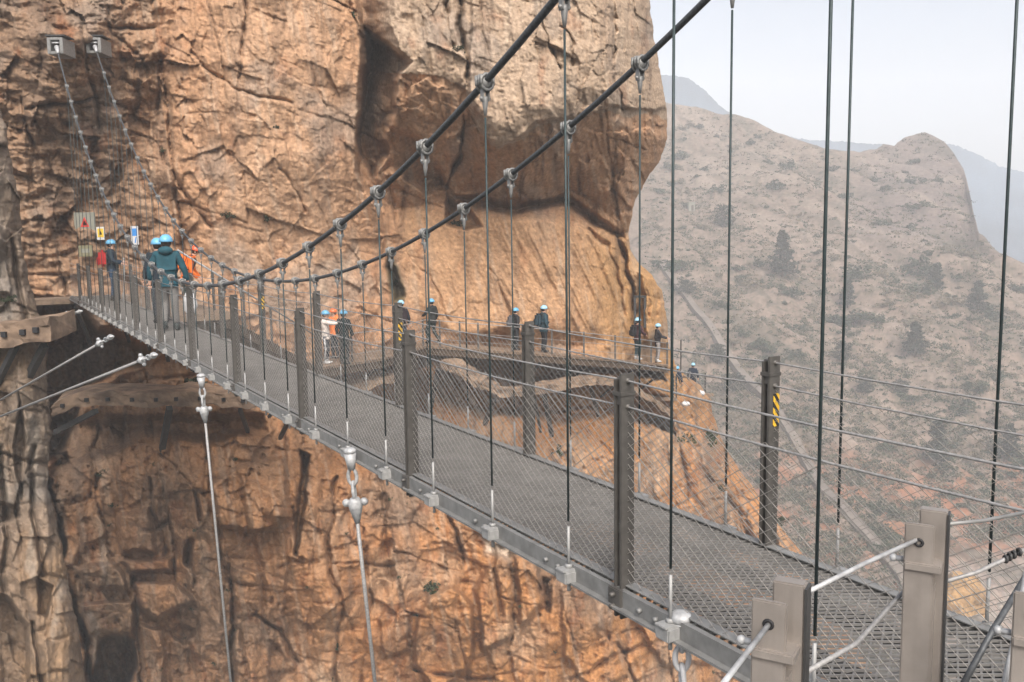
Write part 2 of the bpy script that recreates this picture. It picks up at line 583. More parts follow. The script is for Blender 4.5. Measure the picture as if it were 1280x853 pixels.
def build_cliff():
    vv = np.arange(-150, 1010, CS)
    NR = len(vv)
    NC = int(980 / CS)
    K = 26
    edge = interp(vv, EDGE)
    edge = edge + 4.0 * fbm(vv / 22.0, vv * 0 + 3.3, 4, 91)
    a = np.linspace(0, 1, NC)
    U = -150 + (edge[:, None] + 150) * a[None, :]
    V = np.repeat(vv[:, None], NC, 1)
    yb = interp(U, YB)
    X = (U - 640) * yb / FOC
    Z = -(V - 298) * yb / FOC
    # warped picture coordinates so outlines of recesses and joints wander like rock
    wu = fbm(X / 2.2, Z / 2.2, 4, 1) * 10 + fbm(X * 1.6, Z * 1.6, 3, 2) * 3.2
    wv = fbm(X / 2.2, Z / 2.2, 4, 5) * 10 + fbm(X * 1.6, Z * 1.6, 3, 6) * 3.2
    Uw = U + wu
    Vw = V + wv
    D = yb.copy()
    # --- upper right overhanging bulge
    wb = sstep(Uw, 452, 500)
    vL = interp(Uw, [(430, 86), (500, 90), (545, 98), (583, 108), (597, 160), (620, 186), (660, 168), (710, 150), (737, 136), (780, 150), (811, 140), (838, 158)])
    vB = interp(Uw, [(440, 262), (520, 262), (560, 242), (597, 235), (637, 252), (709, 238), (760, 262), (790, 300), (840, 305)])
    t = np.clip((Vw - vL) / (vB - vL), 0, 1)
    lip = 4.6 + 0.9 * sstep(Uw, 560, 700)
    above = -lip + 0.004 * np.clip(vL - 34 - Vw, 0, 400)
    tt = np.clip((Vw - (vL - 34)) / (vB - vL + 34), 0, 1)
    under = -lip * (1 - tt ** 1.7)
    D += wb * np.where(Vw < vL - 34, above, under - .0)
    # second, blockier step of the bulge's face
    D += wb * -0.5 * sstep(poly_in(Uw, Vw, [(584, -200), (900, -200), (900, 140), (735, 136), (660, 165), (617, 190), (588, 110)]), -2, 3)
    # --- wall left of the cave stands proud of it
    lw = 1 - sstep(U + wu * .6, interp(V, [(-150, 420), (30, 452), (120, 452), (215, 446), (260, 470), (330, 490)]) - 5, interp(V, [(-150, 420), (30, 452), (120, 452), (215, 446), (260, 470), (330, 490)]) + 4)
    D += -1.6 * lw * (1 - sstep(V, 190, 330)) * sstep(U, 150, 380)

    def recess(pts, depth, soft=8):
        nonlocal D
        D += depth * (1.6 if pts[0][1] > 555 else 1.0) * sstep(poly_in(Uw, Vw, pts), 0, soft)

    def crack(pts, depth, wd=3.0):
        nonlocal D
        d = line_d(Uw, Vw, pts)
        wn = sstep(fbm(X * .9 + pts[0][0], Z * .9, 3, 14), -.3, .25)
        D += depth * (1.5 if pts[0][1] > 540 else 1.0) * (.25 + .85 * wn) * np.exp(-(d / (wd * (.35 + .5 * wn))) ** 2)
        sgn = np.sign(line_d(Uw + 2, Vw, pts) - d)
        D += .22 * depth * sgn * np.exp(-d / 14.0) * (d > 0)

    # cave by the left of the bulge
    recess([(453, 30), (482, 52), (516, 80), (501, 98), (500, 132), (486, 163), (490, 192), (466, 226), (447, 192), (445, 168), (452, 132)], 3.6, 9)
    recess([(480, 150), (520, 168), (545, 205), (566, 240), (530, 252), (500, 222), (478, 215)], 1.3, 10)
    recess([(552, 246), (585, 250), (604, 280), (580, 292), (556, 282)], 1.8, 9)
    recess([(484, 312), (498, 330), (507, 372), (494, 378), (486, 350), (482, 330)], 1.1, 6)
    recess([(767, 280), (778, 300), (790, 340), (798, 395), (790, 405), (781, 350), (768, 310)], 1.6, 7)
    recess([(552, 246), (600, 238), (640, 250), (705, 240), (780, 285), (786, 305), (762, 296), (700, 262), (640, 268), (600, 262)], 1.5, 9)
    # joints
    crack([(580, 150), (572, 190), (556, 240)], 1.3, 4)
    crack([(570, -60), (574, 30), (586, 96)], 0.9, 4)
    crack([(676, 20), (690, 60), (703, 86)], 0.35, 2)
    crack([(762, -40), (768, 60), (774, 140)], 0.45, 2.2)
    crack([(556, 0), (566, 60)], 0.4, 3)
    crack([(700, 36), (718, 60), (717, 85)], 0.3, 2)
    crack([(420, -50), (440, 20), (452, 60)], 0.6, 4)
    crack([(305, -20), (303, 40), (300, 95)], 0.28, 3.5)
    crack([(125, -30), (140, 40), (180, 75), (190, 150), (205, 200), (240, 250), (268, 285)], 0.30, 3.2)
    crack([(240, 65), (262, 90), (300, 110), (360, 130)], 0.20, 2.5)
    crack([(390, 80), (400, 120), (410, 145)], 0.25, 3)
    crack([(350, 210), (372, 255), (378, 268)], 0.17, 2.4)
    crack([(505, 300), (540, 360), (560, 400)], 0.15, 2.0)
    crack([(610, 335), (628, 370), (640, 400)], 0.25, 3.0)
    crack([(735, 285), (760, 310), (772, 350), (780, 400)], 0.5, 3.5)
    crack([(806, 340), (812, 400)], 0.35, 2.5)
    crack([(819, 345), (823, 400)], 0.3, 2.5)
    # columns at the lower right nose
    D += -1.3 * sstep(poly_in(Uw, Vw, [(797, 335), (850, 345), (860, 440), (800, 430)]), -2, 10)
    # fluted slab
    sl = sstep(poly_in(Uw, Vw, [(500, 262), (600, 262), (640, 262), (760, 285), (800, 420), (560, 425), (505, 380)]), -10, 14)
    fl = fbm((X + Z * 0.45) * 1.3, (Z - X * .3) * 0.12, 4, 33, ridged=True)
    D += -0.34 * sl * fl * (0.25 + 0.75 * sstep(U, 600, 720))
    D += -0.9 * sl * np.sin(np.clip((U - 500) / 300, 0, 1) * np.pi)
    # --- ledges: steps at the height of the old path; recess behind walkways, belly below
    wl = interp(U, [(-200, 440), (60, 440), (240, 430), (390, 470), (540, 452), (640, 455), (760, 462), (850, 470)])
    dv = Vw - wl
    D += 0.9 * sstep(dv, -14, 8) * (1 - sstep(dv, 60, 110)) * sstep(U, 320, 420)
    D += -1.3 * sstep(dv, 60, 170) * (1 - .5 * sstep(dv, 250, 420))
    # dark hollow under the bridge end and behind the pillar
    recess([(40, 372), (96, 372), (128, 404), (205, 440), (186, 462), (150, 470), (118, 492), (84, 560), (40, 600)], 6.5, 14)
    recess([(60, 518), (330, 514), (345, 545), (260, 560), (180, 548), (90, 590), (58, 600)], 1.6, 16)
    recess([(150, 468), (215, 434), (330, 470), (335, 500), (110, 500)], 0.8, 12)
    recess([(56, 560), (84, 562), (92, 585), (62, 588)], 1.4, 6)
    recess([(120, 800), (140, 790), (171, 795), (174, 838), (160, 870), (112, 870)], 2.6, 7)
    recess([(204, 786), (228, 778), (250, 786), (246, 800), (232, 812), (214, 802)], .5, 10)
    crack([(236, 676), (233, 700), (240, 728)], .9, 6)
    recess([(372, 560), (388, 563), (385, 630), (376, 705), (368, 700), (372, 620)], 1.5, 5)
    recess([(680, 716), (692, 720), (688, 770), (678, 765)], 0.8, 4)
    recess([(392, 458), (480, 446), (535, 434), (600, 440), (740, 450), (830, 458), (836, 478), (745, 470), (650, 480), (600, 468), (552, 452), (520, 466), (430, 486), (395, 484)], 3.2, 7)
    recess([(538, 448), (600, 462), (655, 474), (750, 462), (838, 492), (842, 548), (770, 520), (700, 532), (640, 520), (600, 528), (545, 505)], 3.4, 12)
    recess([(396, 478), (520, 460), (538, 470), (540, 520), (470, 516), (410, 505)], 2.8, 8)
    recess([(543, 458), (600, 482), (655, 493), (750, 479), (836, 515), (840, 546), (750, 508), (655, 524), (600, 516), (543, 494)], 3.2, 5)
    recess([(535, 436), (600, 441), (740, 451), (832, 459), (834, 474), (740, 466), (655, 482), (600, 470), (550, 450)], 2.0, 4)
    recess([(392, 464), (480, 452), (533, 440), (540, 462), (515, 465), (425, 484), (394, 484)], 2.0, 4)
    # ledgy tilted blocks of the lower wall
    for pts, dd in [([(262, 600), (300, 580), (355, 570), (370, 650), (330, 668), (268, 660)], -0.9),
                    ([(165, 640), (190, 632), (197, 690), (150, 696), (142, 640)], -0.6),
                    ([(150, 700), (215, 690), (218, 712), (160, 720)], -0.9),
                    ([(165, 730), (215, 722), (246, 752), (200, 775), (170, 760)], -1.2),
                    ([(88, 705), (150, 702), (164, 745), (120, 742)], -0.9),
                    ([(100, 752), (168, 748), (170, 795), (122, 796), (104, 800)], -0.8),
                    ([(172, 775), (206, 782), (206, 870), (176, 870)], -0.8),
                    ([(280, 700), (325, 715), (345, 870), (300, 870)], -0.7),
                    ([(300, 590), (360, 620), (362, 830), (330, 800), (318, 690)], -0.35),
                    ([(519, 760), (535, 744), (569, 730), (590, 752), (598, 818), (584, 843), (540, 870), (515, 830)], -0.9),
                    ([(590, 735), (625, 690), (642, 700), (642, 800), (605, 812), (596, 760)], -0.75),
                    ([(640, 690), (675, 690), (680, 760), (650, 790), (642, 760)], -0.5),
                    ([(700, 735), (735, 715), (760, 790), (795, 845), (740, 870), (700, 820)], -0.6),
                    ([(470, 770), (512, 760), (516, 815), (480, 830)], -0.5),
                    ([(770, 690), (870, 770), (900, 830), (830, 840), (790, 780)], -0.7)]:
        recess(pts, dd, 7)
    for pts, dd, ww in [([(58, 605), (82, 709), (102, 800), (112, 860)], 1.6, 5), ([(167, 725), (172, 790), (178, 860)], .9, 3),
                        ([(284, 700), (288, 760), (297, 860)], .7, 3), ([(553, 624), (562, 660), (580, 706)], .6, 3),
                        ([(477, 600), (482, 650), (488, 720)], .5, 6), ([(637, 696), (642, 790), (636, 812)], .6, 2.6),
                        ([(753, 787), (775, 815), (797, 850)], .7, 3.2), ([(515, 838), (560, 845), (590, 848), (645, 838)], .5, 3),
                        ([(120, 590), (126, 640), (140, 700)], .4, 2.4), ([(205, 690), (192, 640), (185, 600)], .4, 2.4),
                        ([(200, 570), (240, 610), (250, 650)], .4, 2.6), ([(320, 770), (350, 790), (370, 830)], .45, 2.6),
                        ([(420, 600), (410, 680), (425, 760), (418, 860)], .5, 3), ([(455, 660), (462, 760), (450, 860)], .35, 3),
                        ([(660, 640), (700, 690), (690, 740)], .35, 2.5), ([(830, 560), (850, 640), (900, 700)], .5, 3),
                        ([(870, 560), (905, 620), (950, 690)], .5, 4), ([(715, 850), (760, 820), (830, 800)], .4, 3)]:
        crack(pts, dd, ww)
    # --- procedural fracture and weathering
    low_ = sstep(Vw, 470, 580)
    blk = np.clip(0.34 - .14 * sstep(U, 215, 270) * (1 - wb) * (1 - low_) + 0.75 * sstep(Vw, 480, 600) + 0.35 * (1 - sstep(U, 200, 300)) - 0.05 * wb * (Vw < vL) - 0.45 * sl, 0, 1)
    bx = X + 0.22 * fbm(X / 1.8, Z / 1.8, 3, 8)
    bz = Z + 0.22 * fbm(X / 1.8, Z / 1.8, 3, 9) + 0.22 * X
    for (sx, sz, am, cr_, sd_, lean) in ((2.3, 3.4, .75, .50, 21, .16), (1.0, 1.25, .26, .18, 24, -.10), (0.42, .5, .09, .05, 27, .2)):
        off, gap = joints(bx + lean * Z, bz, sx, sz, am, sd_)
        act = sstep(fbm(X / 3.1, Z / 3.1, 3, sd_ + 40), -0.22, 0.28)
        D += blk * act * (off + cr_ * gap)
    calm = 1 - .5 * sstep(U, 215, 270) * (1 - sstep(V, 330, 400)) * (1 - wb) - .55 * wb * (Vw < vL) - .45 * low_
    for (sx, sz, tl_, sd_) in ((2.4, 3.1, .75, 30), (1.3, 1.6, .60, 31), (.55, .75, .42, 32)):
        f1, f2, cid, px, pz = worley(bx / sx + 31.7, bz / sz - 12.3, sd_)
        D += (.30 + .6 * blk) * (1 - .6 * sl) * (calm if sx < 2 else .5 + .5 * calm) * (np.sin(cid * 91.7) * px + np.cos(cid * 57.3) * pz) * tl_ * sstep(fbm(X / 2.3, Z / 2.3, 3, sd_ + 60), -.3, .2)
    bt = fbm(X / 3.4 + .25 * Z / 3.4, Z / 13.0, 4, 66, ridged=True)
    D += -1.25 * low_ * (bt - .2) * (1 - .3 * sstep(U, 480, 560))
    vs_ = fbm(X * .8 + .1 * Z, Z * .07, 4, 67, ridged=True)
    D += -.22 * vs_ * (1 - low_) * (1 - sl)
    D += 0.75 * fbm(X / 5.5, Z / 7.5, 4, 50)
    D += (0.17 - .07 * sl) * fbm(X / 1.6, Z / 2.4, 5, 51) * (0.6 + blk)
    rg = fbm(X / 0.9 + Z * .12, Z / 2.1, 4, 52, ridged=True)
    D += -0.06 * rg * (0.35 + blk)
    # drip flutes, vertical
    D += -0.08 * fbm(X * 2.4, Z * 0.35, 3, 53, ridged=True) * (1 - .5 * sl)
    pit = sstep(fbm(X * 1.5, Z * 1.9, 4, 54), 0.22, 0.42)
    D += 0.22 * pit * (0.15 + blk) * sstep(fbm(X / 2.6, Z / 2.6, 2, 55), 0.0, .3)
    D += 0.055 * fbm(X * 3.1, Z * 3.1, 4, 56) * (.55 + blk)
    p2 = sstep(fbm(X * 2.6, Z * 2.0, 3, 64), .26, .40) * sstep(fbm(X * .9, Z * .22, 3, 65), .0, .3)
    D += .30 * p2 * (.05 + blk) * low_ * (1 - .7 * sl)
    f1, f2, cid, px, pz = worley(bx / .30, bz / .42, 59)
    D += (.10 + .35 * blk) * .55 * .30 * (np.sin(cid * 91.7) * px + np.cos(cid * 57.3) * pz + .25 * (cid - .5))
    D += 0.03 * fbm(X * 8, Z * 8, 3, 57)
    # upper left: thin ledges, beds
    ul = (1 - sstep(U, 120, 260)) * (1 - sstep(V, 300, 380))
    D += 0.40 * ul * fbm(X * .7, Z * 1.5, 5, 58, ridged=True)
    # niches where the cable anchors are set
    for au, av, an in ((71, 60, 2.65), (119, 60, 3.82)):
        rd = ray(au, av)
        ay = rd[1] * an / (rd[0] * 0.8521 + rd[1] * 0.5234)
        ri, ci = int((av + 150) / CS), int((au + 150) / 1.3)
        loc = D[ri - 9:ri + 10, ci - 9:ci + 10].mean()
        D += (ay + .34 - loc) * np.exp(-(((U - au) / 75) ** 2 + ((V - av) / 90) ** 2)) * (.55 if au < 100 else 1.0)
    # --- rounded turn at the silhouette
    em = (edge[:, None] - U) * yb / FOC
    Rr = interp(V, [(0, 2.4), (170, 1.8), (200, 2.6), (300, .8), (400, 1.2), (500, 2.5), (900, 3)])
    x_ = np.clip(1 - em / Rr, 0, 1)
    D += Rr * (1 - np.sqrt(np.clip(1 - x_ ** 2, 0, 1)))
    P = at(U, V, D)
    # wrap round the corner, away from the camera
    k = np.arange(1, K + 1)[None, :]
    Ue = edge[:, None] - k * 0.35 - (k / 8.0) ** 2
    De = D[:, -1:] + k * 0.35 + (k / 5.0) ** 2
    Pe = at(Ue, np.repeat(vv[:, None], K, 1), De)
    # ---------------- colour (mineral staining only)
    def mixc(c, col, wgt):
        return c * (1 - wgt[..., None]) + np.array(col) * wgt[..., None]
    n1 = fbm(X / 2.7, Z / 3.4, 5, 70)
    n2 = fbm(X / .8, Z / 1.4, 5, 71)
    n3 = fbm(X * 3, Z * 3, 4, 72)
    st = fbm(X * 1.7 + n1 * .8, Z * 0.16, 5, 73)
    st2 = fbm(X * 3.6 + Z * .7, Z * 0.3, 4, 74)
    c = np.zeros(U.shape + (3,)) + np.array((.55, .32, .185))
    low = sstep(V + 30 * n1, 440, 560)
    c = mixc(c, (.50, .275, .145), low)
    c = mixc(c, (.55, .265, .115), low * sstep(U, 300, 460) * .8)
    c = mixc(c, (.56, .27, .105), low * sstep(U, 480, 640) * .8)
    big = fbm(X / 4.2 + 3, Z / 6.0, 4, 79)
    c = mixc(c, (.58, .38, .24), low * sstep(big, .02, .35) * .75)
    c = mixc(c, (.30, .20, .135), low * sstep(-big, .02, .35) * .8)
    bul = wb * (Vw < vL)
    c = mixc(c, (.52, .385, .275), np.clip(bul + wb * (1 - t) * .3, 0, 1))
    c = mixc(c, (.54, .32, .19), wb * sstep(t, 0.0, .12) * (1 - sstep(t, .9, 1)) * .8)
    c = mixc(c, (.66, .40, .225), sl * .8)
    c = mixc(c, (.55, .31, .125), sstep(U, 700, 790) * sstep(V, 260, 330) * (1 - low) * .8)
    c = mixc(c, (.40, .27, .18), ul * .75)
    c = mixc(c, (.60, .39, .25), sstep(U, 230, 300) * (1 - sstep(U, 400, 470)) * (1 - sstep(V, 330, 430)) * .6)
    # rust, grey weathering, dark varnish, pale drips
    c = mixc(c, (.40, .15, .06), sstep(n2 + .5 * n1, .18, .5) * (.30 + .35 * ul + .2 * low))
    c = mixc(c, (.36, .30, .25), sstep(n1 - .3 * n2, .08, .38) * (.45 * (1 - low) + .10) * (1 - .6 * sl))
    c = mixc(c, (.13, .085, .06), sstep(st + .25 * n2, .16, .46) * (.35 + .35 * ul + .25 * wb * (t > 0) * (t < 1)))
    c = mixc(c, (.62, .50, .38), sstep(-st + .2 * n3, .26, .52) * (.35 - .1 * low))
    c = mixc(c, (.60, .45, .33), sstep(st2, .14, .40) * .42)
    st3 = fbm(X * 1.1 + .06 * Z, Z * .05, 5, 80)
    c = mixc(c, (.30, .215, .16), sstep(st3, .12, .4) * .38 * (1 - .4 * sl))
    c = mixc(c, (.17, .11, .08), sstep(n3 + .6 * n2, .34, .6) * .45)
    c = mixc(c, (.70, .58, .46), sstep(poly_in(Uw, Vw, [(596, 668), (628, 640), (650, 690), (636, 705), (604, 690)]), -4, 10) * .8)
    c = mixc(c, (.62, .50, .40), sstep(-line_d(Uw, Vw, [(112, 770), (116, 800), (117, 830)]), -9, 0) * .7)
    c = mixc(c, (.62, .50, .40), sstep(-line_d(Uw, Vw, [(128, 680), (136, 735)]), -6, 0) * .7)
    c = mixc(c, (.07, .085, .04), sstep(poly_in(Uw, Vw, [(484, 308), (500, 330), (508, 378), (492, 380), (484, 345)]), -3, 4) * .7)
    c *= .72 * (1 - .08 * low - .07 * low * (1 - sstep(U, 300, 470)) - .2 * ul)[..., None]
    c *= (1 + .20 * n3 + .12 * noise2(X * 14, Z * 14, 75))[..., None]
    c = np.clip(c, .02, .8)
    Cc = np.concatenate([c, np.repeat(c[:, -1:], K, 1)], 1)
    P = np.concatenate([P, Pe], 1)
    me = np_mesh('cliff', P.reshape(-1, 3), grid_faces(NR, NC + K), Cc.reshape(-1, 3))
    return link('cliff', me, M['rock']), vv, edge, D


cliff, C_V, C_E, C_D = build_cliff()
cliff['kind'] = 'structure'


def cliff_Y(u, v):
    r = int(round((v - C_V[0]) / CS))
    r = max(0, min(len(C_V) - 1, r))
    c = (u + 150) / (C_E[r] + 150) * (C_D.shape[1] - 1)
    return float(C_D[r, max(0, min(C_D.shape[1] - 1, int(round(c))))])


# ------------------------------------------------------------------ the nearer rock pillar at the left
def build_pillar():
    vv = np.arange(60, 1010, CS)
    edge = interp(vv, [(60, -30), (128, -4), (160, 8), (190, 12), (230, 20), (260, 26), (300, 27), (345, 35), (380, 45), (405, 52), (430, 58), (470, 58), (500, 60), (540, 64), (570, 61), (610, 60), (650, 70), (700, 80), (750, 90), (790, 99), (853, 106), (1010, 120)])
    edge = edge + 3.5 * fbm(vv / 16.0, vv * 0 + .3, 4, 191)
    NC, K = 210, 20
    a = np.linspace(0, 1, NC)
    U = -170 + (edge[:, None] + 170) * a[None, :]
    V = np.repeat(vv[:, None], NC, 1)
    Y0 = 20.0
    X = (U - 640) * Y0 / FOC
    Z = -(V - 302) * Y0 / FOC
    D = np.full(U.shape, Y0)
    wu = fbm(X / 1.2, Z / 1.2, 4, 101) * 8
    wv = fbm(X / 1.2, Z / 1.2, 4, 102) * 8
    Uw, Vw = U + wu, V + wv
    for pts, dd, sf in [([(-60, 740), (8, 742), (36, 785), (40, 880), (-60, 880)], 2.0, 8), ([(-40, 625), (22, 628), (26, 648), (-10, 660), (-40, 650)], .8, 6),
                        ([(20, 470), (34, 560), (26, 640), (15, 560)], .45, 5), ([(-20, 360), (12, 362), (14, 392), (-20, 396)], .4, 5), ([(48, 720), (70, 735), (62, 775), (46, 770)], .7, 5)]:
        D += dd * sstep(poly_in(Uw, Vw, pts), 0, sf)
    for pts, dd, ww in [([(15, 300), (24, 340), (30, 400)], .3, 3), ([(42, 560), (40, 640), (56, 720)], .35, 3), ([(0, 560), (8, 640), (6, 740)], .3, 3), ([(40, 780), (52, 853), (56, 900)], .4, 3)]:
        D += dd * np.exp(-(line_d(Uw, Vw, pts) / ww) ** 2)
    for (sx, sz, am, cr_, sd_) in ((1.0, 2.6, .42, .25, 121), (.4, .9, .13, .08, 122)):
        off, gap = joints(X + wu * .02 + .12 * Z, Z + wv * .02, sx, sz, am, sd_)
        D += off + cr_ * gap
    f1, f2, cid, px, pz = worley(X / .7, Z / 1.1, 125)
    D += (np.sin(cid * 91.7) * px + np.cos(cid * 57.3) * pz) * .3
    D += .5 * fbm(X / 2.2, Z / 4, 4, 150) + .2 * fbm(X / .6, Z / 1.2, 4, 151) - .1 * fbm(X * 1.8, Z * .5, 3, 153, ridged=True)
    D += .05 * fbm(X * 4, Z * 4, 4, 152)
    em = (edge[:, None] - U) * Y0 / FOC
    Rr = .9
    x_ = np.clip(1 - em / Rr, 0, 1)
    D += Rr * (1 - np.sqrt(np.clip(1 - x_ ** 2, 0, 1)))
    P = at(U, V, D)
    k = np.arange(1, K + 1)[None, :]
    Pe = at(edge[:, None] - k * .4 - (k / 6.) ** 2, np.repeat(vv[:, None], K, 1), D[:, -1:] + k * .22)
    n1 = fbm(X / 1.4, Z / 2.2, 5, 170)
    n2 = fbm(X * 1.6, Z * .7, 5, 171)
    n3 = fbm(X * 5, Z * 5, 4, 172)
    c = np.zeros(U.shape + (3,)) + np.array((.37, .285, .215))

    def mixc(c, col, wgt):
        return c * (1 - wgt[..., None]) + np.array(col) * wgt[..., None]
    c = mixc(c, (.44, .29, .17), sstep(n1, .05, .4) * .7)
    c = mixc(c, (.40, .24, .13), sstep(V, 560, 760) * .35)
    c = mixc(c, (.28, .25, .22), sstep(-n1, .1, .4) * .7)
    c = mixc(c, (.11, .085, .07), sstep(n2, .16, .42) * .55)
    c = mixc(c, (.52, .45, .37), sstep(-n2, .2, .45) * .5)
    c = mixc(c, (.07, .085, .045), sstep(n3 + n1, .35, .6) * .35 * (1 - sstep(V, 350, 450)))
    c *= .56 * (1 + .22 * n3)[..., None]
    c = np.clip(c, .02, .8)
    me = np_mesh('rock_pillar', np.concatenate([P, Pe], 1).reshape(-1, 3), grid_faces(len(vv), NC + K), np.concatenate([c, np.repeat(c[:, -1:], K, 1)], 1).reshape(-1, 3))
    o = link('rock_pillar', me, M['rock'])
    o['kind'] = 'structure'


build_pillar()

# ------------------------------------------------------------------ hillside across the gorge, far mountains
RIDGE = [(560, 60), (700, 95), (790, 110), (835, 126), (870, 132), (900, 140), (935, 147), (960, 156), (985, 168), (1010, 176), (1040, 182), (1075, 186), (1095, 183), (1104, 176), (1118, 179), (1130, 172), (1156, 166), (1168, 171), (1180, 177), (1195, 194), (1205, 210), (1212, 235), (1217, 262), (1223, 288), (1235, 300), (1250, 312), (1290, 330), (1400, 350), (1700, 380)]
YV = [(100, 385), (180, 330), (250, 272), (315, 232), (430, 192), (560, 158), (700, 126), (853, 98), (960, 82)]


def hill_noise(x, y):
    return 3.0 * fbm(x / 34, y / 34, 3, 201) + 1.5 * fbm(x / 10, y / 10, 3, 202) + .55 * fbm(x / 3, y / 3, 3, 203) - 3.4 * fbm((x + y * .35) / 26, (y - x * .2) / 70, 4, 204, ridged=True) - 1.0 * fbm((x * .9 + y * .5) / 9, (y - x * .4) / 40, 3, 205, ridged=True)


def hill_point(u, v):
    Y = np.interp(v, [p[0] for p in YV], [p[1] for p in YV])
    P = at(u, v, Y)
    vr = interp(u, RIDGE)
    fade = np.clip((np.asarray(v) - vr) / 12, 0.35, 1)
    P[..., 2] += hill_noise(P[..., 0], P[..., 1]) * fade
    return P


def build_hill():
    uu = np.concatenate([np.arange(560, 1300, 2.0), np.arange(1300, 1720, 12)])
    vr = interp(uu, RIDGE)
    NT = 420
    t = np.linspace(0, 1, NT)
    V = 960 + (vr[None, :] - 960) * t[:, None]
    U = np.repeat(uu[None, :], NT, 0)
    P = hill_point(U, V)
    # back slope behind the crest, front slope into the gorge
    back = []
    for k in range(1, 9):
        q = P[-1].copy()
        q[:, :2] *= (1 + .035 * k)
        q[:, 2] -= 1.2 * k + .5 * k * k
        back.append(q)
    front = []
    for k in (3, 2, 1):
        q = P[0].copy()
        q[:, :2] *= (1 - .06 * k)
        q[:, 2] -= 14 * k
        front.append(q)
    PA = np.concatenate([np.array(front), P, np.array(back)], 0)
    UA = np.concatenate([U[:3], U, U[:8]], 0)
    VA = np.concatenate([V[:3] * 0 + 960, V, np.repeat(V[-1:], 8, 0)], 0)
    x, y = PA[..., 0], PA[..., 1]
    n1 = fbm(x / 16, y / 16, 4, 211)
    n2 = fbm(x / 3.2, y / 3.2, 4, 212)
    n3 = fbm(x / .9, y / .9, 3, 213)
    c = np.zeros(x.shape + (3,)) + np.array((.39, .29, .225))

    def mixc(c, col, wgt):
        return c * (1 - wgt[..., None]) + np.array(col) * wgt[..., None]
    c = mixc(c, (.42, .32, .25), sstep(n1, 0, .4) * .7)
    c = mixc(c, (.25, .21, .14), sstep(n2, .05, .35) * .65)
    c = mixc(c, (.115, .11, .075), sstep(n3 + .5 * n2, .12, .42) * .75)
    c = mixc(c, (.50, .40, .31), sstep(-n3 - .3 * n2, .3, .5) * .5)
    redz = sstep(VA + 60 * n1, 525, 610) * sstep(UA, 900, 960)
    c = mixc(c, (.55, .22, .105), redz * sstep(n2 + n1 * .5, -.25, .12) * .8)
    c = mixc(c, (.30, .235, .22), sstep(UA, 1040, 1110) * (1 - sstep(VA, 270, 330)) * .6)
    c = mixc(c, (.50, .45, .40), .9 * sstep(UA + 30 * n1, 1150, 1190) * sstep(VA + 20 * n2, 655, 690) * .8)
    c = mixc(c, (.045, .055, .035), sstep(VA + 12 * n2, 785, 815))  # gorge shade painted into the colour of the slope's foot
    ban = fbm((x * .9 + y * .5) / 9, (y - x * .4) / 60, 4, 221)
    c = mixc(c, (.52, .41, .33), sstep(ban, .05, .35) * .6)
    c = mixc(c, (.17, .15, .11), sstep(-ban, .08, .38) * .6)
    c *= .45 * (1 + .3 * n3)[..., None]
    c = np.clip(c, .03, .7)
    me = np_mesh('hillside', PA.reshape(-1, 3), grid_faces(PA.shape[0], PA.shape[1]), c.reshape(-1, 3))
    o = link('hillside', me, M['hill'])
    o['kind'] = 'structure'


build_hill()


def build_far(name, ridge, Yr, Yf, vf, seed, col):
    uu = np.arange(500, 1700, 2.5)
    vr = interp(uu, ridge) + 3.0 * fbm(uu / 14, uu * 0, 4, seed) + 1.2 * noise2(uu / 3.1, uu * 0, seed + 9)
    NT = 60
    t = np.linspace(0, 1, NT)[:, None]
    V = vf + (vr[None, :] - vf) * t
    Y = Yf + (Yr - Yf) * t ** 1.2 + V * 0
    P = at(np.repeat(uu[None, :], NT, 0), V, Y)
    n = fbm(P[..., 0] / 80, P[..., 2] / 80 + P[..., 1] / 120, 5, seed + 3)
    P[..., 1] += 14 * n * (1 - t * .7)
    b = P[-1:].copy()
    b[..., :2] *= 1.12
    b[..., 2] -= 40
    P = np.concatenate([P, b], 0)
    n = np.concatenate([n, n[-1:]], 0)
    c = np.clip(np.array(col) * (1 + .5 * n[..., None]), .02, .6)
    me = np_mesh(name, P.reshape(-1, 3), grid_faces(P.shape[0], P.shape[1]), c.reshape(-1, 3))
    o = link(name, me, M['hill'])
    o['kind'] = 'structure'


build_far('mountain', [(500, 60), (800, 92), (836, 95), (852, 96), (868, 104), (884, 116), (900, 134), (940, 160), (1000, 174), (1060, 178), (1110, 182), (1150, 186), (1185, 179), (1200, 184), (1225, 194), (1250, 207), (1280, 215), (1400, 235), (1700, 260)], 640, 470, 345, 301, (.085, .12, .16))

# ------------------------------------------------------------------ the bridge frame of reference
DIR = Vector((-0.5234, 0.8521, 0)).normalized()
NRM = Vector((DIR.y, -DIR.x, 0))              # across the deck, away from the camera
N0, N1 = 2.70, 3.77
S_END = 31.0


def dz(s):
    return -1.75 + 0.007 * (s - 3.3)


def bp(s, n, z=0.0):
    return DIR * s + NRM * n + Vector((0, 0, dz(s) + z))


def on_plane(u, v, n):
    """the point where the sight line through a picture point meets the upright plane of one bridge side"""
    d = Vector(ray(u, v))
    return d * (n / d.dot(NRM))


bridge = empty('suspension_bridge', bp(0, (N0 + N1) / 2))
tag(bridge, 'narrow steel footbridge hanging on two cables across the gorge to the cliff', 'suspension bridge')
BO = bridge.location.copy()


def bmb():
    return MB(BO)


